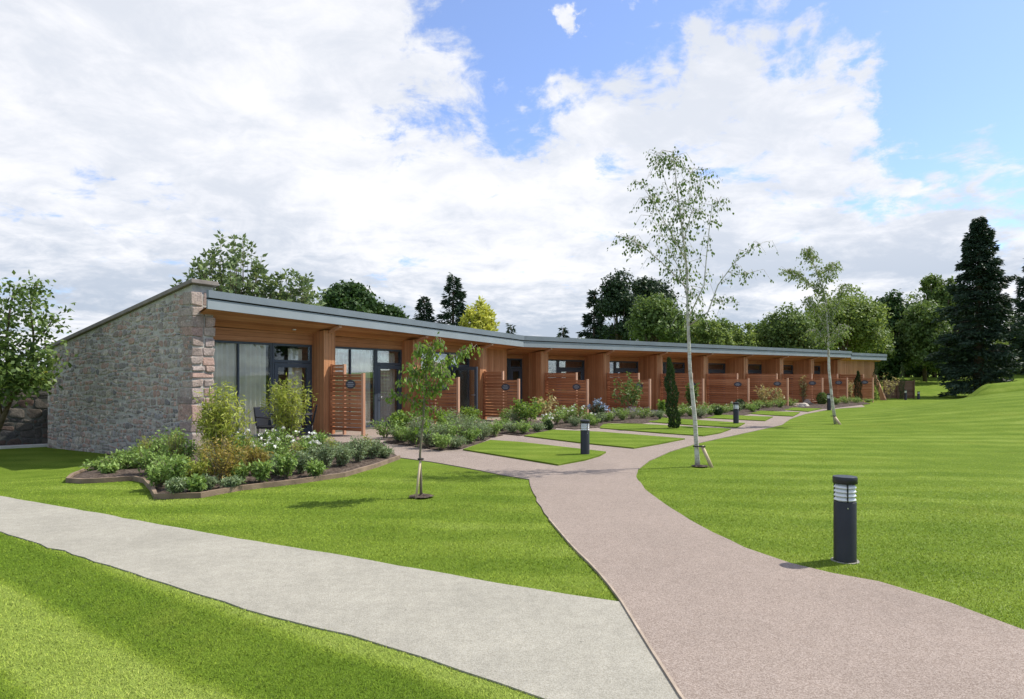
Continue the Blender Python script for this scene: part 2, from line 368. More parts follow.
L['grey'] = leafmat('catmint_leaf', (0.100, 0.153, 0.065), (0.183, 0.254, 0.118), (0.342, 0.413, 0.236), .25)
L['red'] = leafmat('purple_leaf', (.05, .02, .015), (.10, .04, .025), (.16, .08, .05), .2)
L['blue'] = leafmat('blue_flower', (.10, .13, .20), (.22, .28, .40), (.42, .48, .62), .2)
L['lilac'] = leafmat('lilac_flower', (.16, .14, .24), (.26, .23, .36), (.42, .38, .52), .2)
L['white'] = leafmat('white_flower', (.60, .60, .55), (.78, .78, .74), (.85, .85, .82), .2)
L['rusty'] = leafmat('pale_leaf', (.20, .20, .07), (.36, .34, .13), (.55, .42, .22), .3)


# ------------------------------------------------------------------ mesh builders
def tag(o, label=None, cat=None, group=None, kind=None):
    if label: o['label'] = label
    if cat: o['category'] = cat
    if group: o['group'] = group
    if kind: o['kind'] = kind
    return o
def thing(name, label, cat, loc=(0, 0, 0), group=None):
    o = bpy.data.objects.new(name, None); COL.objects.link(o); o.location = loc
    o.empty_display_size = .2
    return tag(o, label, cat, group)
def origin_of(p):
    v = Vector((0, 0, 0))
    while p is not None: v += p.location; p = p.parent
    return v
def nplink(name, V, Fc, m, parent=None, smooth=False):
    """numpy mesh with faces all of one size"""
    V = np.asarray(V, np.float32).reshape(-1, 3); Fc = np.asarray(Fc, np.int32)
    if parent is not None: V = V - np.array(origin_of(parent), np.float32)
    me = bpy.data.meshes.new(name); k = Fc.shape[1]; n = Fc.shape[0]
    me.vertices.add(len(V)); me.vertices.foreach_set('co', V.ravel())
    me.loops.add(n * k); me.loops.foreach_set('vertex_index', Fc.ravel())
    me.polygons.add(n); me.polygons.foreach_set('loop_start', np.arange(0, n * k, k, dtype=np.int32))
    me.polygons.foreach_set('loop_total', np.full(n, k, np.int32))
    if smooth: me.polygons.foreach_set('use_smooth', np.ones(n, bool))
    me.materials.append(m); me.update(); me.validate()
    o = bpy.data.objects.new(name, me); COL.objects.link(o); o.parent = parent
    return o
class MB:
    def __init__(s): s.v = []; s.f = []; s.uv = []; s.sm = []; s.split = None
    def face(s, pts, uvs=None, smooth=False):
        i = len(s.v); s.v += [Vector(p) for p in pts]; s.f.append(tuple(range(i, i + len(pts))))
        s.uv.append(uvs if uvs else [(0, 0)] * len(pts)); s.sm.append(smooth)
    def hexa(s, c, grain=2, off=0.0):
        """8 corners: bottom ring 0-3, top ring 4-7; grain: local axis (0: 0->1, 1: 1->2, 2: up) the boards run along"""
        c = [Vector(p) for p in c]
        ax = [(c[1] - c[0]).normalized(), (c[3] - c[0]).normalized(), (c[4] - c[0]).normalized()]
        for q in ((3, 2, 1, 0), (4, 5, 6, 7), (0, 1, 5, 4), (1, 2, 6, 5), (2, 3, 7, 6), (3, 0, 4, 7)):
            p = [c[k] for k in q]; n = (p[1] - p[0]).cross(p[3] - p[0]).normalized()
            rel = [(abs(n.dot(a)), k) for k, a in enumerate(ax)]; nk = max(rel)[1]
            rest = [k for k in range(3) if k != nk]
            if grain in rest: vk = grain; uk = [k for k in rest if k != grain][0]
            else: uk, vk = rest
            s.face(p, [(a.dot(ax[uk]) + off, a.dot(ax[vk])) for a in p])
    def box(s, o, ex, ey, ez, grain=2, off=0.0):
        """o corner, three edge vectors"""
        o, ex, ey, ez = map(Vector, (o, ex, ey, ez))
        s.hexa([o, o + ex, o + ex + ey, o + ey, o + ez, o + ex + ez, o + ex + ey + ez, o + ey + ez], grain, off)
    def cbox(s, cx, cy, cz, sx, sy, sz, grain=2, off=0.0):
        s.box((cx - sx / 2, cy - sy / 2, cz - sz / 2), (sx, 0, 0), (0, sy, 0), (0, 0, sz), grain, off)
    def ring(s, path, radii, n=8, caps=True):
        path = [Vector(p) for p in path]; rings = []
        for i, p in enumerate(path):
            d = (path[min(i + 1, len(path) - 1)] - path[max(i - 1, 0)]).normalized()
            a = d.cross(Vector((0, 0, 1)) if abs(d.z) < .9 else Vector((1, 0, 0))).normalized(); b = d.cross(a)
            r = radii[i] if isinstance(radii, (list, tuple)) else radii
            base = len(s.v)
            for k in range(n):
                th = 2 * math.pi * k / n
                s.v.append(p + (a * math.cos(th) + b * math.sin(th)) * r)
            rings.append(base)
        for i in range(len(rings) - 1):
            for k in range(n):
                a, b = rings[i] + k, rings[i] + (k + 1) % n; c, d = rings[i + 1] + (k + 1) % n, rings[i + 1] + k
                s.f.append((a, b, c, d)); s.sm.append(True)
                u0, u1 = k / n * .4, (k + 1) / n * .4
                s.uv.append([(u0, path[i].z), (u1, path[i].z), (u1, path[i + 1].z), (u0, path[i + 1].z)])
        if caps:
            s.f.append(tuple(rings[0] + k for k in reversed(range(n)))); s.uv.append([(0, 0)] * n); s.sm.append(False)
            s.f.append(tuple(rings[-1] + k for k in range(n))); s.uv.append([(0, 0)] * n); s.sm.append(False)
    def lathe(s, c, prof, n=28):
        rings = []
        for (r, z) in prof:
            base = len(s.v)
            for k in range(n):
                th = 2 * math.pi * k / n; s.v.append(Vector((c[0] + r * math.cos(th), c[1] + r * math.sin(th), c[2] + z)))
            rings.append(base)
        for i in range(len(rings) - 1):
            flatring = abs(prof[i][1] - prof[i + 1][1]) < 1e-6
            for k in range(n):
                s.f.append((rings[i] + k, rings[i] + (k + 1) % n, rings[i + 1] + (k + 1) % n, rings[i + 1] + k)); s.sm.append(not flatring); s.uv.append([(0, 0)] * 4)
        s.f.append(tuple(rings[0] + k for k in reversed(range(n)))); s.uv.append([(0, 0)] * n); s.sm.append(False)
        s.f.append(tuple(rings[-1] + k for k in range(n))); s.uv.append([(0, 0)] * n); s.sm.append(False)
    def build(s, name, m, parent=None, bevel=0.0):
        off = origin_of(parent) if parent is not None else Vector((0, 0, 0))
        me = bpy.data.meshes.new(name); me.from_pydata([tuple(v - off) for v in s.v], [], s.f)
        ul = me.uv_layers.new(name='UVMap'); flatuv = [c for f in s.uv for uv in f for c in uv]
        ul.data.foreach_set('uv', flatuv)
        me.polygons.foreach_set('use_smooth', s.sm)
        me.materials.append(m)
        if s.split:
            me.materials.append(s.split[1]); me.polygons.foreach_set('material_index', [0 if i < s.split[0] else 1 for i in range(len(s.f))])
        me.update()
        o = bpy.data.objects.new(name, me); COL.objects.link(o); o.parent = parent
        if bevel:
            import bmesh
            bm = bmesh.new(); bm.from_mesh(me); bmesh.ops.remove_doubles(bm, verts=bm.verts, dist=1e-5)
            bmesh.ops.bevel(bm, geom=[e for e in bm.edges if len(e.link_faces) == 2 and e.calc_face_angle(0) > .6], offset=bevel, segments=2, profile=.6, affect='EDGES', clamp_overlap=True)
            bm.to_mesh(me); bm.free()
        return o
def copy_tree(o, parent=None):
    c = o.copy(); COL.objects.link(c); c.parent = parent
    for ch in [x for x in CHILD.get(o.name, [])]: copy_tree(ch, c)
    return c
CHILD = {}
def index_children(root):
    for o in bpy.data.objects:
        if o.parent is not None:
            lst = CHILD.setdefault(o.parent.name, [])
            if o not in lst: lst.append(o)

# ------------------------------------------------------------------ ground
def axis(lo, hi, fine_lo, fine_hi, step, grow=1.18):
    a = list(np.arange(fine_lo, fine_hi + 1e-6, step)); s = step
    while a[-1] < hi: s *= grow; a.append(a[-1] + s)
    s = step
    while a[0] > lo: s *= grow; a.insert(0, a[0] - s)
    return np.array(a)
gx = axis(-900, 900, -20, 50, .5, 1.15); gy = axis(-60, 1500, -2, 80, .5, 1.15)
GX, GY = np.meshgrid(gx, gy); GZ = height(GX, GY)
V = np.stack([GX, GY, GZ], -1).reshape(-1, 3); nx, ny = len(gx), len(gy)
ii = (np.arange(ny - 1)[:, None] * nx + np.arange(nx - 1)[None, :]).ravel()
ground = nplink('ground', V, np.stack([ii, ii + 1, ii + nx + 1, ii + nx], -1), M['grass'], None, True)
tag(ground, kind='structure')

def wpoly(px): return [(q[1], q[2]) if q[0] is None else W(q[0], q[1])[:2] for q in px]
def smooth_poly(p, it=1):
    for _ in range(it):
        q = []
        for i in range(len(p)):
            a, b = p[i], p[(i + 1) % len(p)]
            q += [(a[0] * .75 + b[0] * .25, a[1] * .75 + b[1] * .25), (a[0] * .25 + b[0] * .75, a[1] * .25 + b[1] * .75)]
        p = q
    return p
def inside(poly, X, Y):
    r = np.zeros(np.shape(X), bool); n = len(poly)
    for i in range(n):
        x1, y1 = poly[i]; x2, y2 = poly[(i + 1) % n]
        if y1 == y2: continue
        c = ((y1 > Y) != (y2 > Y)) & (X < (x2 - x1) * (Y - y1) / (y2 - y1) + x1)
        r ^= c
    return r
def dens(poly, step):
    out = []
    for i in range(len(poly)):
        a, b = poly[i], poly[(i + 1) % len(poly)]; L_ = math.dist(a, b); k = max(1, int(L_ / step))
        out += [(a[0] + (b[0] - a[0]) * j / k, a[1] + (b[1] - a[1]) * j / k) for j in range(k)]
    return out
def sheet(name, poly, lift, m, step=.5, skirt=.0, kind='structure', mound=0.0, parent=None, jitter=0.0):
    poly = dens(poly, step)
    area = sum(poly[i][0] * poly[(i + 1) % len(poly)][1] - poly[(i + 1) % len(poly)][0] * poly[i][1] for i in range(len(poly)))
    if area < 0: poly = poly[::-1]
    if jitter: poly = [(x + RNG.normal(0, jitter), y + RNG.normal(0, jitter)) for x, y in poly]
    A = np.array(poly); xs = np.arange(A[:, 0].min(), A[:, 0].max(), step); ys = np.arange(A[:, 1].min(), A[:, 1].max(), step)
    gx_, gy_ = np.meshgrid(xs, ys); gx_ = gx_.ravel(); gy_ = gy_.ravel(); ok = inside(poly, gx_, gy_)
    pts = np.concatenate([A, np.stack([gx_[ok], gy_[ok]], -1)])
    n = len(poly)
    v2, e_, f_, ov, oe, of = delaunay_2d_cdt([Vector(p) for p in pts.tolist()], [(i, (i + 1) % n) for i in range(n)], [], 0, 1e-4)
    V2 = np.array([tuple(p) for p in v2]); cen = np.array([V2[list(f)].mean(0) for f in f_]); okf = inside(poly, cen[:, 0], cen[:, 1])
    Z = height(V2[:, 0], V2[:, 1]) + lift
    if mound:
        dmin = np.full(len(V2), 9.0)
        for i in range(0, n, 1): dmin = np.minimum(dmin, np.hypot(V2[:, 0] - poly[i][0], V2[:, 1] - poly[i][1]))
        Z = Z + mound * sm(dmin / .6) + np.where(dmin > .1, RNG.normal(0, .012, len(V2)), 0)
    mb_v = [tuple(p) for p in np.column_stack([V2, Z])]; faces = [tuple(f) for f, k in zip(f_, okf) if k]
    faces = [f if (V2[f[1]][0] - V2[f[0]][0]) * (V2[f[2]][1] - V2[f[0]][1]) - (V2[f[2]][0] - V2[f[0]][0]) * (V2[f[1]][1] - V2[f[0]][1]) > 0 else f[::-1] for f in faces]
    if skirt:
        for i in range(n):
            a, b = poly[i], poly[(i + 1) % n]; k = len(mb_v)
            za = float(height(*a)) + lift; zb = float(height(*b)) + lift
            mb_v += [(a[0], a[1], za), (a[0], a[1], za - skirt), (b[0], b[1], zb - skirt), (b[0], b[1], zb)]
            faces.append((k, k + 1, k + 2, k + 3))
    me = bpy.data.meshes.new(name); me.from_pydata(mb_v, [], faces); me.materials.append(m); me.update()
    o = bpy.data.objects.new(name, me); COL.objects.link(o); o.parent = parent
    return tag(o, kind=kind) if kind else o

# main path, with the branch paths and the terrace under the eaves as one sheet
left_edge = [(None, 1.15, -5), (None, 1.0, 2.2), (681, 699), (651, 652), (622, 604), (600, 576), (570, 545), (549, 520), (537, 502), (531, 487), (529, 480), (500, 475), (470, 469), (430, 462), (395, 457.5)]
def fac(s, out=0.0):
    b = D1 if s < 0 else D2; nn = N1 if s < 0 else N2
    return (B0[0] + b[0] * s - nn[0] * out, B0[1] + b[1] * s - nn[1] * out)
def P2(s, out): return (None,) + fac(s, out)
back = [P2(-11.6, 3.1), P2(-13.2, 2.0), P2(-13.9, 1.3), P2(-13.9, -.3), P2(-.6, -.3), P2(.6, -1.15), P2(30.5, -1.15), P2(30.5, .9)]
right_edge = [(865, 407.0), (840, 408.5), (822, 411), (805, 414.2), (790, 419.5), (782, 425), (760, 430), (735, 435.5), (700, 443), (670, 452), (650, 461), (638, 470), (636, 478), (645, 490), (665, 505), (700, 527), (745, 549), (790, 564), (830, 574), (880, 583), (950, 604), (1024, 632), (None, 3.45, 3.5), (None, 3.8, 1.5), (None, 4.2, -5)]
POLY_PINK = wpoly(left_edge + back + right_edge)
path = sheet('path', POLY_PINK, .014, M['pink'], .3, .02, jitter=.006)
upper = [(0, 496.5), (74, 509.6), (148, 523), (222, 536.5), (350, 557.5), (424, 571), (498, 584), (572, 596), (620, 603.5)]
lower = [(None, 1.02, 2.5), (None, .62, 3.1), (543, 699), (498, 684), (424, 659), (350, 636), (296, 624), (222, 603), (148, 579), (74, 555), (0, 532.5)]
POLY_BEIGE = wpoly([(None, -16.5, 15.4)] + upper + [(651, 652), (680, 698), (None, 1.0, 2.5)] + lower[1:] + [(None, -15.6, 13.3)])
gpath = sheet('gravel_path', POLY_BEIGE, .010, M['beige'], .22, .02, jitter=.008)

# small lawns between the branch paths
lawns = [
    [(463, 451), (490, 441.5), (520, 443.5), (606, 453.5), (600, 457), (585, 461.5), (558, 466.5)],
    [(524, 437), (553, 431), (600, 433), (685, 440), (660, 445), (634, 449.5), (580, 444)],
    [(600, 429), (602, 424.6), (640, 425), (731, 430), (720, 434), (703, 437), (660, 434)],
    [(634, 421.6), (662, 418.6), (745, 424), (737, 428.4), (690, 425.8)],
    [(690, 417.6), (712, 415.2), (773, 417.6), (765, 421.6)],
    [(742, 413.6), (760, 411.4), (800, 413), (793, 417.0)],
    [(770, 409.5), (785, 407.8), (822, 409.3), (808, 412.2)],
]
POLY_LAWNS = []
for px in lawns:
    p = wpoly(px); POLY_LAWNS.append(p)
    sheet('lawn', p, .045, M['grass'], .4, .05)

# planting beds
bed1 = [(84, 472), (72, 478), (68, 482.5), (84, 483.5), (104, 482.5), (134, 480.5), (145, 483), (151, 490), (156, 499), (200, 498), (237, 491), (296, 484), (344, 477), (376, 467.5), (399, 459)] + [P2(-11.6, 3.0), P2(-13.2, 1.9), P2(-14.0, 1.2), P2(-14.2, .35), P2(-14.9, .35), P2(-14.9, -.2), P2(-15.0, -3.3)]
bed2 = [(383, 443.5), (412, 447), (440, 451.5), (462, 449.5), (482, 443), (492, 438), (503, 436), (488, 431), (470, 428), (440, 427), (405, 431)]
bed3 = [(497, 434), (520, 436.5), (540, 434), (556, 429.5), (551, 425), (530, 421), (510, 420), (495, 424)]
bed4 = [(553, 428), (575, 430), (600, 428), (612, 423), (600, 419), (575, 417), (556, 420)]
bed5 = [(604, 423), (640, 424.5), (662, 421), (668, 417), (650, 413), (615, 413.5), (600, 418)]
bed6 = [(670, 419), (692, 420.5), (715, 417.5), (722, 413.5), (705, 411), (680, 411), (668, 414)]
bed7 = [(717, 415.5), (740, 416.5), (762, 412), (764, 409.5), (745, 408), (725, 408), (716, 411)]
bed8 = [(760, 411.5), (785, 411), (800, 407.5), (790, 405), (770, 405), (757, 408)]
bed9 = [(798, 409), (830, 409), (870, 404), (860, 401.5), (825, 402.5), (800, 404.5)]
BEDS = []
for k, px in enumerate([bed1, bed2, bed3, bed4, bed5, bed6, bed7, bed8, bed9]):
    p = wpoly(px); BEDS.append(p)
    sheet('soil', p, .035, M['soil'], .22 if k < 2 else .4, .05, mound=.05)
def ribbon(name, pts, wd, hgt, m, label, cat, base=0.0, group=None):
    """low edging that follows the ground"""
    pts = [pts[0]] + [p for p in pts[1:]]
    fine = []
    for a, b in zip(pts[:-1], pts[1:]):
        k = max(1, int(math.dist(a, b) / .35))
        fine += [(a[0] + (b[0] - a[0]) * j / k, a[1] + (b[1] - a[1]) * j / k) for j in range(k)]
    fine.append(pts[-1])
    mb = MB(); ring = []
    for i, p in enumerate(fine):
        a = fine[max(i - 1, 0)]; b = fine[min(i + 1, len(fine) - 1)]; d = Vector((b[0] - a[0], b[1] - a[1])).normalized(); nn = Vector((-d.y, d.x))
        z = float(height(*p)) + base; s_ = RNG.normal(0, .003)
        ring.append([Vector((p[0] + nn.x * (wd / 2) + s_, p[1] + nn.y * wd / 2, z)), Vector((p[0] - nn.x * wd / 2 + s_, p[1] - nn.y * wd / 2, z)),
                     Vector((p[0] - nn.x * wd / 2 + s_, p[1] - nn.y * wd / 2, z + hgt)), Vector((p[0] + nn.x * wd / 2 + s_, p[1] + nn.y * wd / 2, z + hgt))])
    for a, b in zip(ring[:-1], ring[1:]):
        for k in range(4): mb.face([a[k], b[k], b[(k + 1) % 4], a[(k + 1) % 4]])
    mb.face(ring[0]); mb.face(ring[-1][::-1])
    return tag(mb.build(name, m), label, cat, group)
ribbon('bed_edging', wpoly(bed1[:15]), .055, .075, M['edging'], 'weathered timber edging curving round the flower bed below the stone gable', 'edging')
ribbon('path_edging', wpoly(left_edge[1:8]), .016, .022, M['strip'], 'thin pale timber strip between the pale gravel and the pink path', 'edging')
gb = [W(-40, 450.5)[:2], W(0, 448.6)[:2], W(49, 446.2)[:2]]
ribbon('kerb', gb, .30, .07, M['kerb'], 'pale stone kerb at the foot of the dark boundary wall', 'kerb')

# short grass blades standing on the nearer lawns
def blades(N, rmin, rmax, amin, amax):
    u = RNG.random(N); r = rmin * (rmax / rmin) ** u; a = amin + (amax - amin) * RNG.random(N)
    X = r * np.sin(a); Y = r * np.cos(a)
    ex, ey = X + RNG.normal(0, .011, N), Y + RNG.normal(0, .011, N)
    ok = ~inside(POLY_PINK, ex, ey) & ~inside(POLY_BEIGE, ex, ey) & ~inside(BEDS[0], X, Y) & ((((X + 7.6) * D1[0] + (Y - 16.2) * D1[1]) < -.1) | (X > 0))
    ok &= RNG.random(N) < np.clip((22 - r) / 12, 0, 1)
    X, Y, r = X[ok], Y[ok], r[ok]; n = len(X); Z = height(X, Y)
    th = RNG.random(n) * 2 * np.pi; wd = .0022 * np.clip(r / 3.5, .8, 3.2); h = RNG.uniform(.007, .018, n) * np.clip(1.25 - r / 24, .4, 1); ln = RNG.normal(0, .010, (n, 2))
    tuft = RNG.random(n) < .02; h = np.where(tuft, h * 1.6, h)
    dx, dy = np.cos(th) * wd, np.sin(th) * wd
    V = np.zeros((n, 3, 3)); V[:, 0] = np.stack([X - dx, Y - dy, Z - .002], -1); V[:, 1] = np.stack([X + dx, Y + dy, Z - .002], -1)
    V[:, 2] = np.stack([X + ln[:, 0], Y + ln[:, 1], Z + h], -1)
    return V.reshape(-1, 3), np.arange(n * 3).reshape(-1, 3)
v_, f_ = blades(700000, 2.6, 22, R(-52), R(52))
tag(nplink('grass', v_, f_, M['blade']), 'short mown green grass blades on the nearer lawns', 'grass', kind='stuff')


# ------------------------------------------------------------------ the lodge
lodge = thing('guest_lodge', 'long low timber and stone lodge with grey eave and recessed bays', 'lodge', (B0[0], B0[1], 0))
def F3(s, out, z):
    """point of the lodge: s metres along the facade from the bend, out metres in front of it"""
    x, y = fac(s, out); return Vector((x, y, z))
bis = Vector((N1[0] + N2[0], N1[1] + N2[1])).normalized(); cosb = bis.x * N1[0] + bis.y * N1[1]
def FB(out, z): return Vector((B0[0] - bis.x * out / cosb, B0[1] - bis.y * out / cosb, z))
OH = .50
def ztop(s): return 3.71 + (3.42 - 3.71) * (s + 14.2) / 14.2 if s < 0 else 3.42 + .11 * s / 30.5
def zbot(s): return 3.27 + (2.95 - 3.27) * (s + 14.2) / 14.2 if s < 0 else 2.95 + .14 * s / 30.5
def strip(sa, sb, o0, z0, o1, z1, name, m, parent, drop=0.0, uvoff=0):
    """board-like band between two stations; sa or sb None means the bend"""
    mb = MB()
    seg = -1e-6 if sa is not None and sa < 0 else 1e-6
    def pt(s, wing, o, z): return FB(o, z) if s is None else F3(s, o, z)
    wing = -1 if (sa is not None and sa < 0) else 1
    ra = [pt(sa, wing, o0, z0[0]), pt(sa, wing, o1, z0[0] - drop), pt(sa, wing, o1, z1[0] - drop), pt(sa, wing, o0, z1[0])]
    rb = [pt(sb, wing, o0, z0[1]), pt(sb, wing, o1, z0[1] - drop), pt(sb, wing, o1, z1[1] - drop), pt(sb, wing, o0, z1[1])]
    mb.hexa([ra[0], rb[0], rb[1], ra[1], ra[3], rb[3], rb[2], ra[2]], 0)
    return mb.build(name, m, parent)
DEP = 6.7; SL = .206
roof_v = []
def roofpart(sa, sb, ta, tb, ba, bb):
    g = .02
    # lower fascia, dark joint, upper gutter edge
    ha, hb = ta - ba, tb - bb
    strip(sa, sb, OH, (ba, bb), OH - .05, (ba + ha * .52, bb + hb * .52), 'fascia', M['zinc_lo'], lodge)
    strip(sa, sb, OH - .04, (ba + ha * .522, bb + hb * .522), OH - .06, (ba + ha * .60, bb + hb * .60), 'fascia_joint', M['black'], lodge)
    strip(sa, sb, OH + .035, (ba + ha * .60, bb + hb * .60), OH - .05, (ta, tb), 'gutter', M['zinc_hi'], lodge)
    mb = MB()
    def pt(s, o, z): return FB(o, z) if s is None else F3(s, o, z)
    za, zb_ = ta - .03, tb - .03; i0 = OH - .052
    if sa is not None and sa < -14.3: sa = -14.29
    c = [pt(sa, i0, za - .10), pt(sb, i0, zb_ - .10), pt(sb, -DEP, zb_ - .10 - SL * (DEP + OH)), pt(sa, -DEP, za - .10 - SL * (DEP + OH)),
         pt(sa, i0, za), pt(sb, i0, zb_), pt(sb, -DEP, zb_ - SL * (DEP + OH)), pt(sa, -DEP, za - SL * (DEP + OH))]
    mb.hexa(c, 1); mb.build('roof', M['roof'], lodge)
roofpart(-14.72, None, ztop(-14.72), ztop(-1e-6), zbot(-14.72), zbot(-1e-6))
roofpart(None, 30.6, ztop(0), ztop(30.6), zbot(0), zbot(30.6))
roofpart(30.62, 36.6, 3.44, 3.46, 2.97, 3.0)

def soffit(sa, sb, ins, name='soffit'):
    mb = MB()
    def pt(s, o, z): return FB(o, z) if s is None else F3(s, o, z)
    def zb(s): return zbot(-1e-6 if s is None else s)
    bz = 2.90 if ins < 1 else 2.74
    def zi(s): return bz + (zb(s) - 3.1) * .35
    a0, b0 = pt(sa, OH - .05, zb(sa) + .012), pt(sb, OH - .05, zb(sb) + .012)
    a1, b1 = pt(sa, -ins, zi(sa)), pt(sb, -ins, zi(sb))
    la = (b0 - a0).length; d = (a1 - a0).length
    up = Vector((0, 0, .05))
    mb.face([a0, a1, b1, b0], [(0, 0), (d, 0), (d, la), (0, la)])
    mb.face([a0 + up, b0 + up, b1 + up, a1 + up]); mb.face([a0, b0, b0 + up, a0 + up]); mb.face([a1, a1 + up, b1 + up, b1])
    mb.build(name, M['soffit'], lodge)
    return zi
soffit(-14.7, -.85, .5); 
soffit(-.85, None, .5)
ziF = soffit(None, 30.05, 1.25)
soffit(30.1, 36.55, .03)

# piers
piers1 = [-10.2, -6.2, -2.15]; piers2 = [1.96, 5.97, 10.03, 14.06, 18.1, 22.2, 26.2, 30.05]
PW = .44
def pier(s, ins):
    mb = MB(); a = s - PW
    zt = zbot(s) - .25 + .02
    z0 = zbot(s) - .16; z1 = (2.90 if ins < 1 else 2.74) + (zbot(s) - 3.1) * .35
    c = [F3(a, 0, 0), F3(s, 0, 0), F3(s, -ins - .05, 0), F3(a, -ins - .05, 0), F3(a, 0, z0 + .02), F3(s, 0, z0 + .02), F3(s, -ins - .05, z1 + .03), F3(a, -ins - .05, z1 + .03)]
    mb.hexa(c, 2, off=s * .37)
    mb.build('pier', M['cedar'], lodge)
    b = MB(); m0 = s - PW / 2
    b.box(F3(m0 - .05, OH - .055, zbot(s) - .07), Vector(F3(m0 + .05, OH - .055, 0)) - Vector(F3(m0 - .05, OH - .055, 0)), F3(m0, .004, 0) - F3(m0, OH - .055, 0) + Vector((0, 0, -.15)), (0, 0, .07), 1)
    b.build('beam', M['postwood'], lodge)
for s in piers1: pier(s, .5)
for s in piers2: pier(s, 1.25)

# glazing of a bay between stations a..b set back by ins
def rect_frame(mb, a, b, out, z0, z1, t=.06, d=.07):
    def bx(s0, s1, za, zb): mb.box(F3(s0, out, za), F3(s1, out, 0) - F3(s0, out, 0), F3(s0, out - d, 0) - F3(s0, out, 0), (0, 0, zb - za))
    bx(a, a + t, z0, z1); bx(b - t, b, z0, z1); bx(a + t, b - t, z0, z0 + t); bx(a + t, b - t, z1 - t, z1)
def pane(a, b, out, z0, z1, parent):
    mb = MB(); mb.box(F3(a, out - .03, z0), F3(b, 0, 0) - F3(a, 0, 0), F3(a, out - .042, 0) - F3(a, out - .03, 0), (0, 0, z1 - z0))
    return mb.build('pane', M['glass'], parent)
ordn = ['first', 'second', 'third', 'fourth', 'fifth', 'sixth', 'seventh', 'eighth', 'ninth', 'tenth', 'eleventh']
def curtain(a, b, out, z0, z1, label, rich=1.0):
    n = max(8, int((b - a) * 46)); Vv = []; off = []
    for i in range(n + 1):
        s = a + (b - a) * i / n; ph = s * 2 * math.pi / .17
        o = out + .055 * math.sin(ph + .6 * math.sin(s * 5)) + .012 * math.sin(ph * 2.3)
        for z in (z0, (z0 + z1) / 2, z1 - .12, z1): Vv.append(F3(s, o if z < z1 - .01 else out + .3 * (o - out), z))
    fcs = [(i * 4 + k, i * 4 + 4 + k, i * 4 + 5 + k, i * 4 + 1 + k) for i in range(n) for k in range(3)]
    base = F3((a + b) / 2, out, z0)
    o = nplink('curtain', [tuple(v - base) for v in Vv], fcs, M['curtain'], None, True); o.location = base
    return tag(o, label, 'curtain', 'curtains behind the lodge windows')
def bay(k, a, b, ins, dfrac=.36, head=2.62, open_door=False, cfull=True):
    o = -ins; zi = (2.90 if ins < 1 else 2.74) + (zbot((a + b) / 2) - 3.1) * .35
    hb = MB(); hb.box(F3(a, o + .03, head), F3(b, 0, 0) - F3(a, 0, 0), F3(a, o - .10, 0) - F3(a, o + .03, 0), (0, 0, zi - head - .002), 0); hb.build('head_board', M['cedar'], lodge)
    dm = b - (b - a) * dfrac
    wf = MB(); rect_frame(wf, a + .01, dm, o, .06, head - .004); wo_ = wf.build('window', M['frame'], lodge)
    if cfull is not None:
        mid = MB(); mm = (a + dm) / 2
        mid.box(F3(mm - .025, o - .003, .12), F3(mm + .025, 0, 0) - F3(mm - .025, 0, 0), F3(a, o - .06, 0) - F3(a, o, 0), (0, 0, head - .19)); mid.build('mullion', M['frame'], wo_)
    pane(a + .07, dm - .06, o, .12, head - .06, wo_)
    df = MB(); rect_frame(df, dm + .004, b - .01, o + .01, .03, head - .004, .065, .09)
    def bx(s0, s1, za, zb): df.box(F3(s0, o, za), F3(s1, o, 0) - F3(s0, o, 0), F3(s0, o - .07, 0) - F3(s0, o, 0), (0, 0, zb - za))
    bx(dm + .07, b - .075, 2.08, 2.16)
    dfo = df.build('door_frame', M['frame'], lodge)
    pane(dm + .07, b - .075, o, 2.16, head - .07, dfo)
    # door leaf
    da, db = dm + .075, b - .08; wd = db - da
    lf = MB(); hd = MB(); gl = MB()
    if not open_door:
        rect_frame(lf, da, db, o + .02, .08, 2.07, .12, .06)
        pts = [F3(da + .07, o + .03, 1.02), F3(da + .07, o + .075, 1.02), F3(da + .20, o + .075, 1.02)]
        gl.box(F3(da + .12, o - .01, .20), F3(db - .12, 0, 0) - F3(da + .12, 0, 0), F3(da, o - .02, 0) - F3(da, o - .01, 0), (0, 0, 1.75))
    else:
        def Q(t, th, z): return F3(da + .02 + th, o + .03 + t, z)
        def bq(t0, t1, za, zb): lf.box(Q(t0, 0, za), Q(t1, 0, 0) - Q(t0, 0, 0), Q(t0, .06, 0) - Q(t0, 0, 0), (0, 0, zb - za))
        bq(0, .11, .08, 2.07); bq(wd - .11, wd, .08, 2.07); bq(.11, wd - .11, .08, .2); bq(.11, wd - .11, 1.95, 2.07)
        gl.box(Q(.11, .025, .2), Q(wd - .11, 0, 0) - Q(.11, 0, 0), Q(0, .04, 0) - Q(0, .025, 0), (0, 0, 1.75))
        pts = [Q(wd - .06, -.005, 1.02), Q(wd - .06, -.05, 1.02), Q(wd - .2, -.05, 1.02)]
    lo = lf.build('door', M['frame'], lodge); gl.build('pane', M['glass'], lo); hd.ring(pts, .011, 8); hd.build('handle', M['metal'], lo)
    return dm
def head_of(s): return 2.62 if s < 0 else 2.52
bays = [(-14.2, -10.64, .5), (-10.2, -6.64, .5), (-6.2, -2.59, .5)]
where = ['beside the stone gable', 'left of the second pier', 'behind the open glass door', 'at the bend of the lodge']
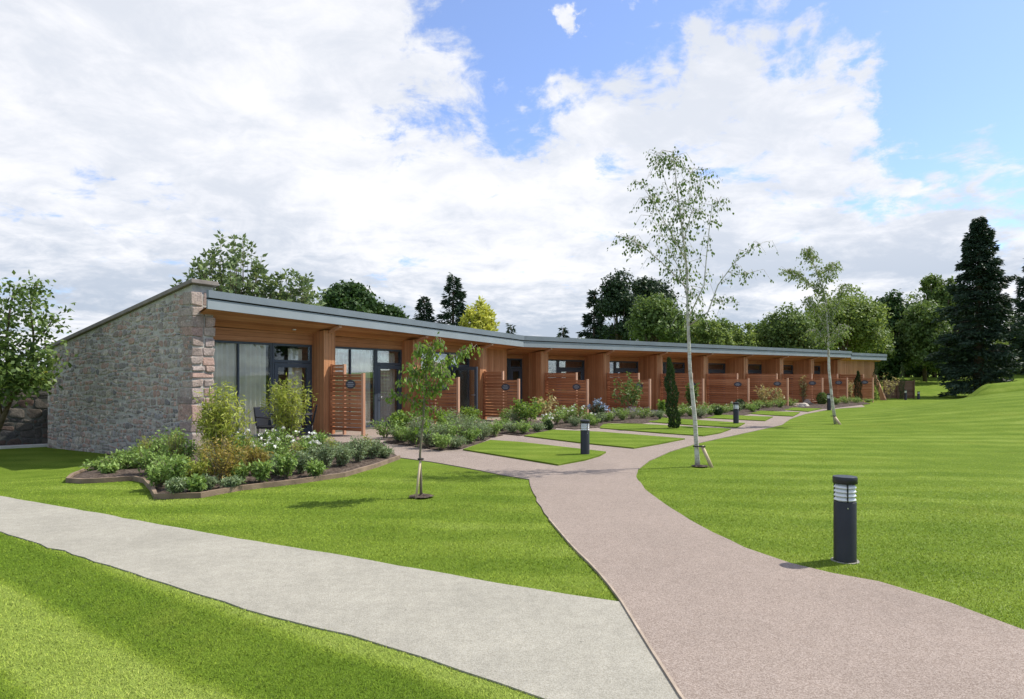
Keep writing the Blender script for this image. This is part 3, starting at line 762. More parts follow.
for k, (a, b, ins) in enumerate(bays):
    dm = bay(k, a, b, ins, .36 if k else .40, open_door=(k == 2))
    lab = ['long pale curtain drawn across the wide window beside the stone gable', 'pale curtain in the second bay window behind the staked sapling', 'curtain in the third bay, left of the open glass door'][k]
    if k == 2: curtain(a + .1, a + 1.7, -.64, .05, 2.55, lab)
    else: curtain(a + .08, dm - .1, -.64, .05, 2.58, lab)
    if k < 2: curtain(dm + .55 if k else dm + .75, b - .12, -.75, .05, 2.5, ['narrow curtain gathered inside the door glass of the first bay', 'narrow curtain gathered inside the door glass of the second bay'][k])
# bay at the bend: its glazing stands square to the far wing
a2 = [(-0.0 + .02, 1.52)] + [(p, q - PW) for p, q in zip(piers2[:-1], piers2[1:])]
mbk = MB()
for k, (a, b) in enumerate(a2):
    dm = bay(k + 3, a if k else .0, b, 1.25, .50, 2.52, cfull=None)
    curtain((a if k else .05) + .08, dm - .35, -1.50, .05, 2.46, 'pale curtain inside the window of the %s bay' % ordn[k + 3] if k else 'pale curtain inside the window where the lodge bends')
mbc = MB(); mbc.box(F3(-2.15, -.502, 0), F3(0, -.5, 0) - F3(-2.15, -.5, 0) + Vector(F3(1e-6, -1.25, 0)) - Vector(F3(0, -1.25, 0)), F3(-2.15, -.6, 0) - F3(-2.15, -.5, 0), (0, 0, 2.9)) 
mbc.build('cladding', M['cedar'], lodge)
# closed end block of vertical boards
e = MB(); e.box(F3(30.05, -.05, 0), F3(35.8, 0, 0) - F3(30.05, 0, 0), F3(0.1, -5.5, 0) - F3(0.1, -.05, 0), (0, 0, 3.0), 2); e.build('end_cladding', M['cedar'], lodge)
e = MB(); e.hexa([F3(35.45, .9, 0), F3(35.6, .9, 0), F3(35.6, .5, 0), F3(35.45, .5, 0), F3(35.45, .15, 1.9), F3(35.6, .15, 1.9), F3(35.6, .0, 1.9), F3(35.45, .0, 1.9)], 2); e.build('brace', M['postwood'], lodge)
# inner shell: floor slab, dividing and rear walls
sh = MB()
def wallbox(a, b, o0, o1, z0, z1, m=sh): m.box(F3(a, o0, z0), F3(b, o0, 0) - F3(a, o0, 0), F3(a, o1, 0) - F3(a, o0, 0), (0, 0, z1 - z0))
wallbox(-14.15, -1e-4, -6.3, -6.5, -.5, 2.35); wallbox(1e-4, 30, -6.3, -6.5, -.5, 2.2)
wallbox(-14.19, -.05, -.42, -6.3, -.4, .05); wallbox(.02, 30.0, -1.18, -6.3, -.4, .045)
for s in piers1: wallbox(s - .3, s - .14, -.62, -6.29, .05, 2.35)
for s in piers2[:-1]: wallbox(s - .3, s - .14, -1.37, -6.29, .05, 2.2)
sh.build('inner_wall', M['render'], lodge)
dl = MB()
for s in (-11.6,):
    dl.lathe(F3(s, -.15, 2.985), [(.05, 0), (.05, .03)], 16)
dl.build('downlight', M['louvre'], lodge)

# stone gable wall
gw = MB(); ga, gbk = -14.86, -14.3; GD = 6.75
def gz(o): return 3.86 + SL * (o - .1)          # wall top against distance in front
zt0, zt1 = 3.86, 3.86 - SL * (GD + .1)
gw.hexa([F3(ga, .10, -.8), F3(gbk, .10, -.8), F3(gbk, -GD, -.8), F3(ga, -GD, -.8), F3(ga, .10, zt0), F3(gbk, .10, zt0), F3(gbk, -GD, zt1), F3(ga, -GD, zt1)])
gw.split = (len(gw.f), M['rubble'])
def stoneface(base, ex, width, h0, topf, outv, mb, rs, hmin=.055, hmax=.150):
    """irregular roughly coursed stones on a wall face: u along ex, v up, each a chamfered raised block"""
    nk = 9
    def curve(z):
        ph = [rs.uniform(0, 6) for _ in range(3)]
        return lambda u: z + .030 * math.sin(u * 2.3 + ph[0]) + .022 * math.sin(u * 6.1 + ph[1]) + .012 * math.sin(u * 13 + ph[2])
    z = h0; lo = curve(z)
    while z < h0 + 6:
        hh = rs.uniform(hmin, hmax); up = curve(z + hh); u = -rs.random() * .2
        while u < width:
            wd = rs.uniform(.8, 2.0) * hh * rs.choice([.7, 1, 1, 1.3]); u1 = u + max(.08, wd)
            parts = [(lo, up)]
            if hh > .13 and rs.random() < .35:
                t_ = rs.uniform(.35, .65); mid = (lambda tt: (lambda q: lo(q) * (1 - tt) + up(q) * tt))(t_); parts = [(lo, mid), (mid, up)]
            s0, s1 = rs.uniform(-.03, .03), rs.uniform(-.03, .03)
            for (a_, b_) in parts:
                g = rs.uniform(.006, .013); c = []
                ua, ub = max(u + g, .0), min(u1 - g, width)
                if ub - ua < .04: continue
                zb0, zb1 = a_(ua) + g, a_(ub) + g; zt0_, zt1_ = b_(ua) - g, b_(ub) - g
                if min(zt0_ - zb0, zt1_ - zb1) < .03: continue
                if max(zt0_, zt1_) > topf((ua + ub) / 2) - .01: continue
                k = min(ub - ua, zt0_ - zb0); ch = [rs.uniform(.12, .36) * k for _ in range(4)]; jt = lambda: rs.uniform(-.012, .012)
                c = [(ua + ch[0], zb0 + jt() * .5), (ub - ch[1], zb1 + jt() * .5), (ub, zb1 + ch[1]), (ub + jt() * .3, zt1_ - ch[2]), (ub - ch[2], zt1_), ((ua + ub) / 2, (zt0_ + zt1_) / 2 + jt()), (ua + ch[3], zt0_), (ua, zt0_ - ch[3]), (ua, zb0 + ch[0])]
                pr = rs.uniform(.006, .019); cu = sum(p[0] for p in c) / nk; cv = sum(p[1] for p in c) / nk
                def P3(p, sc, d): return base + ex * (cu + (p[0] - cu) * sc) + Vector((0, 0, cv + (p[1] - cv) * sc)) + outv * d
                tilt = rs.uniform(-.06, .06), rs.uniform(-.08, .08)
                i0 = len(mb.v)
                for sc, d in ((1.0, -.01), (.97, pr * .6), (.86, pr), (.4, pr * 1.12)):
                    for p in c: mb.v.append(P3(p, sc, d + (tilt[0] * (p[0] - cu) + tilt[1] * (p[1] - cv) if d > 0 else 0) + (rs.uniform(-.002, .002))))
                for r_ in range(3):
                    for q_ in range(nk):
                        a0 = i0 + r_ * nk + q_; a1 = i0 + r_ * nk + (q_ + 1) % nk
                        mb.f.append((a0, a1, a1 + nk, a0 + nk)); mb.uv.append([(0, 0)] * 4); mb.sm.append(r_ > 0)
                mb.f.append(tuple(i0 + 3 * nk + q_ for q_ in range(nk))); mb.uv.append([(0, 0)] * nk); mb.sm.append(True)
            u = u1
        z += hh; lo = up
rs = random.Random(5)
fb = F3(ga, .10, 0); exv = (F3(ga, -1, 0) - F3(ga, 0, 0)).normalized(); ov = Vector((-D1[0], -D1[1], 0))
stoneface(fb, exv, GD + .1, -.75, lambda u: zt0 - SL * u, ov, gw, rs)
gwo = gw.build('stone_wall', M['mortar'], lodge)
cp = MB(); cz0, cz1 = zt0 + .006 + SL * .12, zt1 + .006 - SL * .12
cp.hexa([F3(ga - .09, .22, cz0), F3(gbk + .07, .22, cz0), F3(gbk + .07, -GD - .12, cz1), F3(ga - .09, -GD - .12, cz1),
         F3(ga - .09, .22, cz0 + .10), F3(gbk + .07, .22, cz0 + .10), F3(gbk + .07, -GD - .12, cz1 + .10), F3(ga - .09, -GD - .12, cz1 + .10)])
cp.build('coping', M['coping'], gwo, .015)
q = MB(); z = -.25; kq = 0
rq = random.Random(3)
while z < 3.78:
    hgt = min(rq.uniform(.16, .40), 3.82 - z)
    if hgt < .1: break
    cut = rq.choice([.62, .36, .28, .62, .32]); pr = rq.uniform(.015, .04)
    spans = [(ga - rq.uniform(.01, .03), ga + cut - .02)] + ([(ga + cut + .015, gbk + rq.uniform(.0, .02))] if cut < .6 else [])
    dep = rq.choice([.25, .45, .36])
    for (u, v) in spans:
        if v > gbk: v = gbk + .012
        jt = lambda: rq.uniform(-.028, .028)
        c8 = [F3(u, .10 + pr, z + .012), F3(v, .10 + pr, z + .012), F3(v, -dep, z + .012), F3(u, -dep, z + .012), F3(u, .10 + pr, z + hgt - .02), F3(v, .10 + pr, z + hgt - .02), F3(v, -dep, z + hgt - .02), F3(u, -dep, z + hgt - .02)]
        for a_, b_ in ((0, 3), (1, 2), (4, 7), (5, 6)):
            e_ = Vector((0, 0, jt())); g_ = jt() * .8
            c8[a_] = c8[a_] + e_ + F3(.1 + g_, 0, 0) * 1.0 - F3(.1, 0, 0); c8[b_] = c8[b_] + e_
            c8[a_] += F3(-1, jt(), 0) - F3(-1, 0, 0)
        q.hexa(c8)
    z += hgt
q.build('quoin', M['quoin'], gwo, .022)

# ------------------------------------------------------------------ slatted privacy screens
def screen(k, s, t0, tt, te, zt, zl, wing, label, gapcol=False, s_off=-.2):
    loc = F3(s + s_off, t0, 0)
    root = thing('privacy_screen', label, 'screen', (0, 0, 0), 'slatted timber screens between the bays')
    T = te - t0; TT = tt - t0
    # local: x = outwards, y = along the facade
    def panel(x0, x1, zhi, name, yy, zlo):
        mb = MB(); z = .14 if not zlo else zlo; n = 0
        while z < zhi - .05:
            h = min(.112, zhi - z); mb.box((x0, yy - .002 * (n % 3), z), (x1 - x0, 0, 0), (0, .024, 0), (0, 0, h - .014 if n % 4 else h - .022), 0, off=n * .115 + k)
            z += h; n += 1
        return mb.build(name, M['slat'], root)
    panel(.085, TT - .005, zt, 'tall_panel', .004, zl - .02); panel(.02, T - .08, zl, 'low_panel', -.05, 0)
    for x0, x1, zh, y0_ in ((0, .08, zt, -.02), (TT, TT + .06, zt + .0, -.018), (T - .075, T, zl + .02, -.055)):
        mb = MB(); mb.box((x0, y0_, 0), (x1 - x0, 0, 0), (0, .09, 0), (0, 0, zh), 2, off=x0); mb.build('post', M['postwood'] if x0 > 0 else M['slat'], root)
    # oval house plaque with lines of small lettering
    pl = MB(); cxp = T * (.64 if T < 2 else .76); czp = zl - .30; n = 24; r1, r2 = (.19 if T < 2 else .23), .125
    front = [Vector((cxp + r1 * math.cos(2 * math.pi * i / n), -.072, czp + r2 * math.sin(2 * math.pi * i / n))) for i in range(n)]
    bk = [p + Vector((0, .017, 0)) for p in front]
    pl.face(front); pl.face(bk[::-1])
    for i in range(n): pl.face([front[i], bk[i], bk[(i + 1) % n], front[(i + 1) % n]])
    po = pl.build('plaque', M['plaque'], root)
    tx = MB()
    for zz, ww in ((.045, .18), (-.005, .28), (-.055, .20)):
        x = cxp - ww / 2
        while x < cxp + ww / 2 - .01:
            lw = rq.uniform(.010, .022); tx.box((x, -.0755, czp + zz - .008), (lw, 0, 0), (0, .003, 0), (0, 0, .026)); x += lw + .007
    tx.build('lettering', M['plaquetext'], po)
    root.location = loc
    nn = N1 if wing < 0 else N2
    root.rotation_euler = (0, 0, math.atan2(-nn[1], -nn[0]))
    return root
bs = 'slatted cedar screen '
screen(0, -10.2, .03, .52, 1.36, 2.05, 1.77, -1, bs + 'with a round plaque, standing clear of the first bay door')
screen(1, -6.2, .03, .70, 1.76, 1.93, 1.66, -1, bs + 'right behind the staked sapling')
screen(2, -2.15, .03, .86, 1.66, 1.92, 1.60, -1, bs + 'between the open glass door and the bend of the lodge')
lab2 = ['with white roses along its foot, just past the bend', 'behind the leafy multi-stem shrub', 'behind the slim dark cypress', 'right of the tall white birch trunk', 'fifth from the right end, behind the third bollard', 'behind two pale young shrubs', 'with a pale rock at its foot', 'last before the closed board end wall']
for k, s in enumerate(piers2):
    te = 2.62 if k < 6 else 2.3
    screen(3 + k, s, .03, 1.88 if k < 6 else 1.6, te, 1.88 + .006 * k, 1.58 + .012 * k, 1, bs + lab2[k])

# ------------------------------------------------------------------ bollards
def make_bollard():
    r = thing('bollard_light', 'dark round bollard light with a white louvred lamp, nearest of all on the right lawn', 'bollard', (0, 0, 0), 'bollard lights along the path')
    p = MB(); p.lathe((0, 0, 0), [(.095, -.03), (.095, .0), (.098, .012), (.095, .02), (.095, .535), (.092, .54)], 40); p.build('pole', M['bollard'], r)
    l = MB(); l.lathe((0, 0, 0), [(.072, .541), (.072, .70)], 32); l.build('lamp_core', M['louvre'], r)
    for k in range(4):
        b = MB(); z = .552 + k * .037; b.lathe((0, 0, 0), [(.076, z + .022), (.093, z), (.093, z + .006), (.076, z + .030)], 40); b.build('louvre', M['louvre'], r)
    for k in range(3):
        th = k * 2.094 + .3; b = MB(); b.cbox(.091 * math.cos(th), .091 * math.sin(th), .62, .010, .010, .158); b.build('louvre_stay', M['bollard'], r)
    c = MB(); c.lathe((0, 0, 0), [(.094, .70), (.103, .703), (.103, .755), (.099, .762), (.0985, .764)], 40); c.build('cap', M['capmat'], r)
    s = MB(); s.lathe((0, 0, 0), [(.006, 0), (.006, .004)], 8)
    o = s.build('screw', M['metal'], r); o.rotation_euler = (R(90), 0, 0); o.location = (-.02, -.093, .49)
    return r
bol = make_bollard(); index_children(bol)
bspots = [(845, 561, None, 1.0), (585, 456, 'dark bollard light on the tip of the small lawn left of the birch', 1.0), (736, 424.5, 'dark bollard light just right of the tall birch, far along the pink path', 1.02),
          (829, 410.3, 'dark bollard light behind the thin trunk of the farther birch', 1.12), (905.5, 400.0, 'small distant bollard light in front of the brown timber fence', 1.0), (918.5, 399.3, 'small distant bollard light, farthest right beyond the fence end', .8)]
BASES = []
for k, (x, y, lab, sc_) in enumerate(bspots):
    o = bol if k == 0 else copy_tree(bol)
    o.location = W(x, y); o.scale = (1, 1, sc_)
    if lab: o['label'] = lab
    o.rotation_euler = (0, 0, k * .7)
mbp = MB(); wb = W(845, 561)
sl_ = MB(); sl_.lathe((wb[0], wb[1], wb[2]), [(.118, .0), (.118, .008)], 24); tag(sl_.build('concrete_pad', M['pad']), 'small pale concrete pad under the nearest bollard light', 'pad')

# ------------------------------------------------------------------ foliage tools
def rot_frames(n, up_bias=0.0, normals=None):
    d = RNG.normal(size=(n, 3))
    if normals is not None: d = d * .8 + normals * 1.0
    d[:, 2] += up_bias; d /= np.linalg.norm(d, axis=1)[:, None] + 1e-9
    a = np.cross(d, RNG.normal(size=(n, 3))); a /= np.linalg.norm(a, axis=1)[:, None] + 1e-9
    return d, a, np.cross(d, a)
def leaves(C, ln, wd, up=0.3, normals=None, axis_=None, var=.35):
    """one folded-diamond leaf per point of C"""
    C = np.asarray(C, float); n = len(C)
    nrm, a, b = rot_frames(n, up, normals)
    if axis_ is not None:
        a = np.asarray(axis_, float) + RNG.normal(0, .25, (n, 3)); a /= np.linalg.norm(a, axis=1)[:, None]
        b = np.cross(nrm, a); b /= np.linalg.norm(b, axis=1)[:, None] + 1e-9
    s = (1 + RNG.uniform(-var, var, n))[:, None]
    V = np.zeros((n, 4, 3)); V[:, 0] = C; V[:, 1] = C + a * ln * .45 * s + b * wd * .5 * s; V[:, 2] = C + a * ln * s; V[:, 3] = C + a * ln * .45 * s - b * wd * .5 * s
    V[:, 2] -= nrm * ln * .12
    return V.reshape(-1, 3), np.arange(n * 4).reshape(-1, 4)
def ball(n):
    d = RNG.normal(size=(n, 3)); d /= np.linalg.norm(d, axis=1)[:, None]
    return d
def clumps_to_points(cen, rad, n, shell=.55):
    k = RNG.choice(len(cen), n, p=(rad ** 2) / (rad ** 2).sum())
    d = ball(n); r = rad[k] * (shell + (1 - shell) * RNG.random(n)) * RNG.uniform(.75, 1.12, n)
    return cen[k] + d * r[:, None] * np.array([1, 1, .8]), d
def crown_clumps(c, rx, ry, rz, n, rr, squash=.0):
    d = ball(n); d[:, 2] = np.where(d[:, 2] < -.55, -d[:, 2] * .5, d[:, 2])
    t = RNG.uniform(.55, 1.0, n) ** .6
    cen = np.array(c) + d * np.array([rx, ry, rz]) * (t * RNG.uniform(.82, 1.08, n))[:, None]
    rad = rr * RNG.uniform(.6, 1.3, n)
    return cen, rad
def tree(name, label, cat, X, Y, zt, hw, lm, kind='round', n=9000, leaf=.26, zb=None, group='trees behind the lodge', dense=1.0, trunk=.22, bark='bark', depth=None):
    z0 = float(height(X, Y)); H = zt - z0
    root = thing(name, label, cat, (X, Y, z0), group)
    t = MB(); lean = RNG.normal(0, .03) * H
    zb = z0 + H * .22 if zb is None else zb
    if kind in ('round', 'airy', 'wide'):
        rz = (zt - zb) / 2; cz = (zt + zb) / 2; rr = min(hw, rz) * (.36 if kind != 'airy' else .24)
        t.ring([(X, Y, z0 - .1), (X + lean * .3, Y, z0 + H * .25), (X + lean, Y, cz), (X + lean, Y, zt - H * .15)], [trunk, trunk * .8, trunk * .5, trunk * .12], 9)
        nc = int(70 * dense) if kind != 'airy' else int(60 * dense)
        cen, rad = crown_clumps((X, Y, cz), hw - rr * .8, (depth or hw) - rr * .8, rz - rr * .6, nc, rr)
        for i in range(0, min(14, nc)):
            c = cen[i]; zz = z0 + H * RNG.uniform(.25, .55)
            t.ring([(X + lean * .4, Y, zz), tuple((np.array([X, Y, zz]) * .5 + c * .5) + np.array([0, 0, -.05 * H])), tuple(c)], [trunk * .35, trunk * .2, .02], 6)
        P_, nr = clumps_to_points(cen, rad, n, .5 if kind != 'airy' else .1)
        v, f = leaves(P_, leaf, leaf * .62, .25, nr)
    elif kind == 'fan':
        t.ring([(X, Y, z0 - .1), (X, Y, zb), (X, Y, zb + (zt - zb) * .4)], [trunk, trunk * .7, trunk * .3], 8)
        P_ = []; AX = []; nb = int(120 * dense)
        for i in range(nb):
            th = RNG.random() * 2 * math.pi; rr = hw * RNG.random() ** .5
            tipz = zb + (zt - zb) * (1 - .55 * (rr / hw) ** 2) * RNG.uniform(.72, 1.0)
            tip = np.array([X + rr * math.cos(th), Y + rr * math.sin(th), tipz]); b_ = np.array([X + rr * .25 * math.cos(th), Y + rr * .25 * math.sin(th), zb + (tipz - zb) * RNG.uniform(0, .35)])
            mid = (tip + b_) / 2 + np.array([math.cos(th), math.sin(th), -.4]) * .12 * hw
            t.ring([tuple(b_), tuple(mid), tuple(tip)], [.022, .014, .004], 5, caps=False)
            m_ = max(3, n // nb // 6); u = np.sort(RNG.uniform(.2, 1, m_))[:, None]; u[-1] = 1; u[-2] = .93
            c = b_ * (1 - u) ** 2 + 2 * mid * u * (1 - u) + tip * u ** 2
            c = np.repeat(c, 6, 0); d_ = ball(len(c)); d_[:, 2] = np.abs(d_[:, 2]) * .7
            P_.append(c + d_ * .05); AX.append(d_)
        v, f = leaves(np.concatenate(P_), leaf, leaf * .5, .2, None, np.concatenate(AX))
    else:  # conifers: tiers of drooping boughs
        P_ = []; AX = []
        t.ring([(X, Y, z0 - .1), (X, Y, z0 + H * .5), (X, Y, zt)], [trunk, trunk * .6, .02], 8)
        nb = int(150 * dense)
        for i in range(nb):
            u = ((i + RNG.random()) / nb) ** .8; z = zb + (zt - zb) * u
            prof = (1 - u) ** (.64 if kind == 'cone' else .5) * (1 if u > .12 else .75 + 2 * u)
            th = RNG.random() * 2 * math.pi; L_ = hw * prof * RNG.uniform(.62, 1.12) * (1 + .16 * math.sin(3 * th + z * 1.7)) + .12
            dr = RNG.uniform(-.30, .12); d = np.array([math.cos(th), math.sin(th), 0]); m_ = max(6, int(n / nb * (L_ / hw + .12) * 1.6))
            s = RNG.random(m_) ** .7; sag = np.sin(s * 2.2) * .12 * L_
            side = np.array([-d[1], d[0], 0]); spread = (1 - s) * .28 * L_ + .09
            p = np.array([X, Y, z]) + d * (s * L_)[:, None] + side * (RNG.normal(0, 1, m_) * spread)[:, None]
            p[:, 2] += dr * L_ * s - sag + RNG.normal(0, .10, m_)
            P_.append(p); AX.append(d + np.stack([RNG.normal(0, .4, m_), RNG.normal(0, .4, m_), np.full(m_, -.25)], -1))
            if i % 4 == 0 and L_ > .4: t.ring([(X, Y, z), tuple(np.array([X, Y, z]) + d * L_ * .8 + np.array([0, 0, dr * L_ * .8]))], [.04, .012], 5)
        P_ = np.concatenate(P_); AX = np.concatenate(AX); v, f = leaves(P_, leaf * 1.3, leaf * .42, .6, None, AX)
    t.build('trunk', M[bark], root)
    nplink('crown', v, f, L[lm], root)
    return root
def ptree(name, label, cat, x, ytop, hw, Y, lm, kind='round', zbpx=None, **kw):
    X = (x - CX) / F * Y; zt = EYE + (HZ - ytop) * Y / F
    if zbpx is not None: kw['zb'] = EYE + (HZ - zbpx) * Y / F
    return tree(name, label, cat, X, Y, zt, hw * Y / F, lm, kind, **kw)
# behind the near wing
ptree('whitebeam_tree', 'airy pale green tree with upright shoots, tallest above the roof beside the stone gable', 'tree', 230, 232, 52, 30, 'airy', 'fan', n=6000, leaf=.23, zbpx=345, dense=1.1)
ptree('whitebeam_tree', 'lower spreading pale green tree, right of the tallest airy tree behind the roof', 'tree', 288, 264, 44, 31, 'airy', 'fan', n=4600, leaf=.22, zbpx=350, dense=.9)
ptree('oak_tree', 'rounded dark green tree showing above the roof, left of the dark firs', 'tree', 350, 279, 36, 46, 'oak', 'round', n=12000, leaf=.26, zbpx=350)
ptree('oak_tree', 'small dark green tree joined to the right of the rounded dark tree', 'tree', 388, 297, 21, 48, 'oak', 'round', n=6000, leaf=.26, zbpx=350)
ptree('fir_tree', 'shorter dark fir tip above the roof, left of the taller fir', 'tree', 424, 296, 14, 55, 'conifer', 'cone', n=2000, leaf=.26, dense=.42, zbpx=345)
ptree('fir_tree', 'taller dark fir beside the golden tree above the roof', 'tree', 453, 275, 19, 55, 'conifer', 'cone', n=3200, leaf=.28, dense=.5, zbpx=350)
ptree('golden_cypress', 'bright yellow-green tree right above the middle of the near roof', 'tree', 479, 298, 22, 42, 'gold', 'fan', n=9000, leaf=.22, dense=1.1, zbpx=360)
ptree('fir_tree', 'tiny dark fir tip above the roof just right of the golden tree', 'tree', 511, 325, 7, 62, 'conifer', 'cone', n=900, leaf=.28, dense=.3)
ptree('fir_tree', 'tiny dark fir tip above the roof left of the tall dark clump', 'tree', 563, 327, 7, 62, 'conifer', 'cone', n=900, leaf=.28, dense=.3)
# behind the far wing
ptree('fir_tree', 'slim dark fir on the left edge of the tall clump behind the far roof', 'tree', 594, 290, 15, 66, 'conifer', 'cone', n=3600, leaf=.34, dense=.6)
ptree('pine_tree', 'tall dark bushy pine behind the far roof, left of the birch', 'tree', 620, 268, 27, 64, 'pine', 'round', n=13000, leaf=.28, zbpx=372)
ptree('pine_tree', 'dark pine crown half hidden behind the birch leaves', 'tree', 652, 270, 28, 67, 'pine', 'round', n=13000, leaf=.28, zbpx=372)
ptree('lime_tree', 'rounded mid green tree behind the far roof, directly left of the birch trunk', 'tree', 656, 290, 33, 52, 'mid', 'round', n=13000, leaf=.24, zbpx=360)
ptree('hazel_tree', 'low loose light green tree just right of the birch trunk behind the roof', 'tree', 708, 318, 32, 56, 'lime', 'airy', n=8000, leaf=.24, zbpx=365)
ptree('hazel_tree', 'low light green tree filling the dip between birch and round trees', 'tree', 742, 322, 26, 60, 'lime', 'airy', n=7000, leaf=.24, zbpx=370)
ptree('maple_tree', 'mid green rounded tree left of the farther birch', 'tree', 788, 304, 33, 60, 'mid', 'round', n=13000, leaf=.26, zbpx=372)
ptree('maple_tree', 'large rounded light green tree behind the farther birch', 'tree', 845, 284, 44, 62, 'lime', 'round', n=20000, leaf=.26, zbpx=372)
ptree('yew_tree', 'dark yew crown between the round light tree and the golden-topped tree', 'tree', 893, 287, 24, 76, 'oak', 'round', n=11000, leaf=.34, zbpx=386)
ptree('beech_tree', 'olive green tree with a sunlit top left of the great conifer', 'tree', 925, 292, 30, 72, 'mid', 'round', n=14000, leaf=.32, zbpx=398)
ptree('beech_tree', 'tall olive green crown rising behind, left of the great conifer', 'tree', 940, 267, 24, 84, 'mid', 'airy', n=8000, leaf=.36, zbpx=350)
ptree('giant_conifer', 'great dark conical conifer standing alone on the right lawn', 'tree', 979, 218, 44, 57, 'conifer', 'cone', n=46000, leaf=.24, dense=1.9, zbpx=389, trunk=.45, group='conifers on the right')
ptree('giant_conifer', 'dark conifer cut off by the right picture edge', 'tree', 1040, 240, 34, 66, 'conifer', 'cone', n=20000, leaf=.30, dense=1.8, zbpx=372, group='conifers on the right')
ptree('willow_tree', 'light grey-green bushy tree behind the mound right of the great conifer', 'tree', 1004, 335, 24, 82, 'lime', 'round', n=8000, leaf=.30, zbpx=384)
ptree('beech_tree', 'mid green tree behind the right conifer at the picture edge', 'tree', 1075, 300, 50, 90, 'mid', 'round', n=9000, leaf=.36, zbpx=384)
for k, (x, yt, hw, Y, lm) in enumerate([(578, 334, 22, 70, 'mid'), (604, 322, 24, 74, 'pine'), (690, 314, 26, 66, 'mid'), (726, 316, 26, 74, 'mid'), (762, 318, 24, 72, 'mid'), (816, 300, 28, 76, 'mid'), (868, 306, 26, 70, 'mid'), (908, 288, 24, 84, 'lime'), (950, 286, 26, 92, 'mid'), (958, 306, 24, 76, 'oak'), (934, 318, 26, 80, 'mid'), (915, 322, 22, 88, 'oak'), (1012, 310, 26, 100, 'mid')]):
    ptree('beech_tree', 'leafy tree in the continuous belt behind the far wing and lawn', 'tree', x, yt, hw, Y, lm, 'round', n=9000, leaf=.30, zbpx=386, group='tree belt behind the far wing')
# dark understorey that closes the view below the crowns, as separate shrubs
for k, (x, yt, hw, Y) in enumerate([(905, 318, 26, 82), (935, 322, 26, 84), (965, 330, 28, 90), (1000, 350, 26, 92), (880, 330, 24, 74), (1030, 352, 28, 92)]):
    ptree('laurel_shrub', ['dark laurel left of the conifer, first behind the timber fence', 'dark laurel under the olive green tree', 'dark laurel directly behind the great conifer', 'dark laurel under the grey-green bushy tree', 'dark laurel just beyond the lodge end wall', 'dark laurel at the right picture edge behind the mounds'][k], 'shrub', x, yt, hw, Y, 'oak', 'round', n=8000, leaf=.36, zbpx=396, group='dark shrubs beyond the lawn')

for k, (X_, Y_, h_, hw_) in enumerate([(37, 26, 10, 4.2), (44, 18, 12, 5), (41, 8, 11, 4.6), (46, -3, 12, 5), (36, -14, 11, 4.6), (52, 30, 13, 5)]):
    tree('park_tree', 'broad park tree beyond the right lawn, %s from the far mounds' % ordn[k], 'tree', X_, Y_, h_ + float(height(X_, Y_)), hw_, 'oak', 'round', n=5000, leaf=.42, zb=1.2, group='park trees out to the right')

# left tree and wall
lw = MB(); pA = Vector(gb[2] + (0,)); pB = Vector(gb[0] + (0,)); dW = (pB - pA).normalized(); nW = Vector((-dW.y, dW.x, 0)); nW = nW if nW.y > 0 else -nW
pA = pA - dW * .6 + nW * .30
lw.hexa([pA + Vector((0, 0, -.6)), pA + dW * 14 + Vector((0, 0, -.6)), pA + dW * 14 + nW * .5 + Vector((0, 0, -.6)), pA + nW * .5 + Vector((0, 0, -.6)),
         pA + Vector((0, 0, 1.45)), pA + dW * 14 + Vector((0, 0, 1.35)), pA + dW * 14 + nW * .5 + Vector((0, 0, 1.35)), pA + nW * .5 + Vector((0, 0, 1.45))])
lw.split = (len(lw.f), M['rubble_shaded'])
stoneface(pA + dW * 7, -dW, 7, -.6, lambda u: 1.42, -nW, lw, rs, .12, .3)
tag(lw.build('boundary_wall', M['mortar_shaded']), 'stone boundary wall left of the lodge with tree shade painted into its colour', 'wall')
def limb(mb, pts, r0, r1, n=8):
    k = len(pts); mb.ring(pts, [r0 + (r1 - r0) * i / (k - 1) for i in range(k)], n)
def along(pts, n, spread, t0=0.15):
    pts = np.array([tuple(p) for p in pts]); k = len(pts) - 1
    u = RNG.uniform(t0, 1, n) * k; i = np.minimum(u.astype(int), k - 1); fr = (u - i)[:, None]
    return pts[i] * (1 - fr) + pts[i + 1] * fr + RNG.normal(0, spread, (n, 3))
YL = 17.0
lt = thing('cherry_tree', 'leafy tree leaning in from the left picture edge over the dark wall', 'tree', tuple(W(-14, 452)))
tm = MB(); Pl = []
b0 = tuple(lt.location)
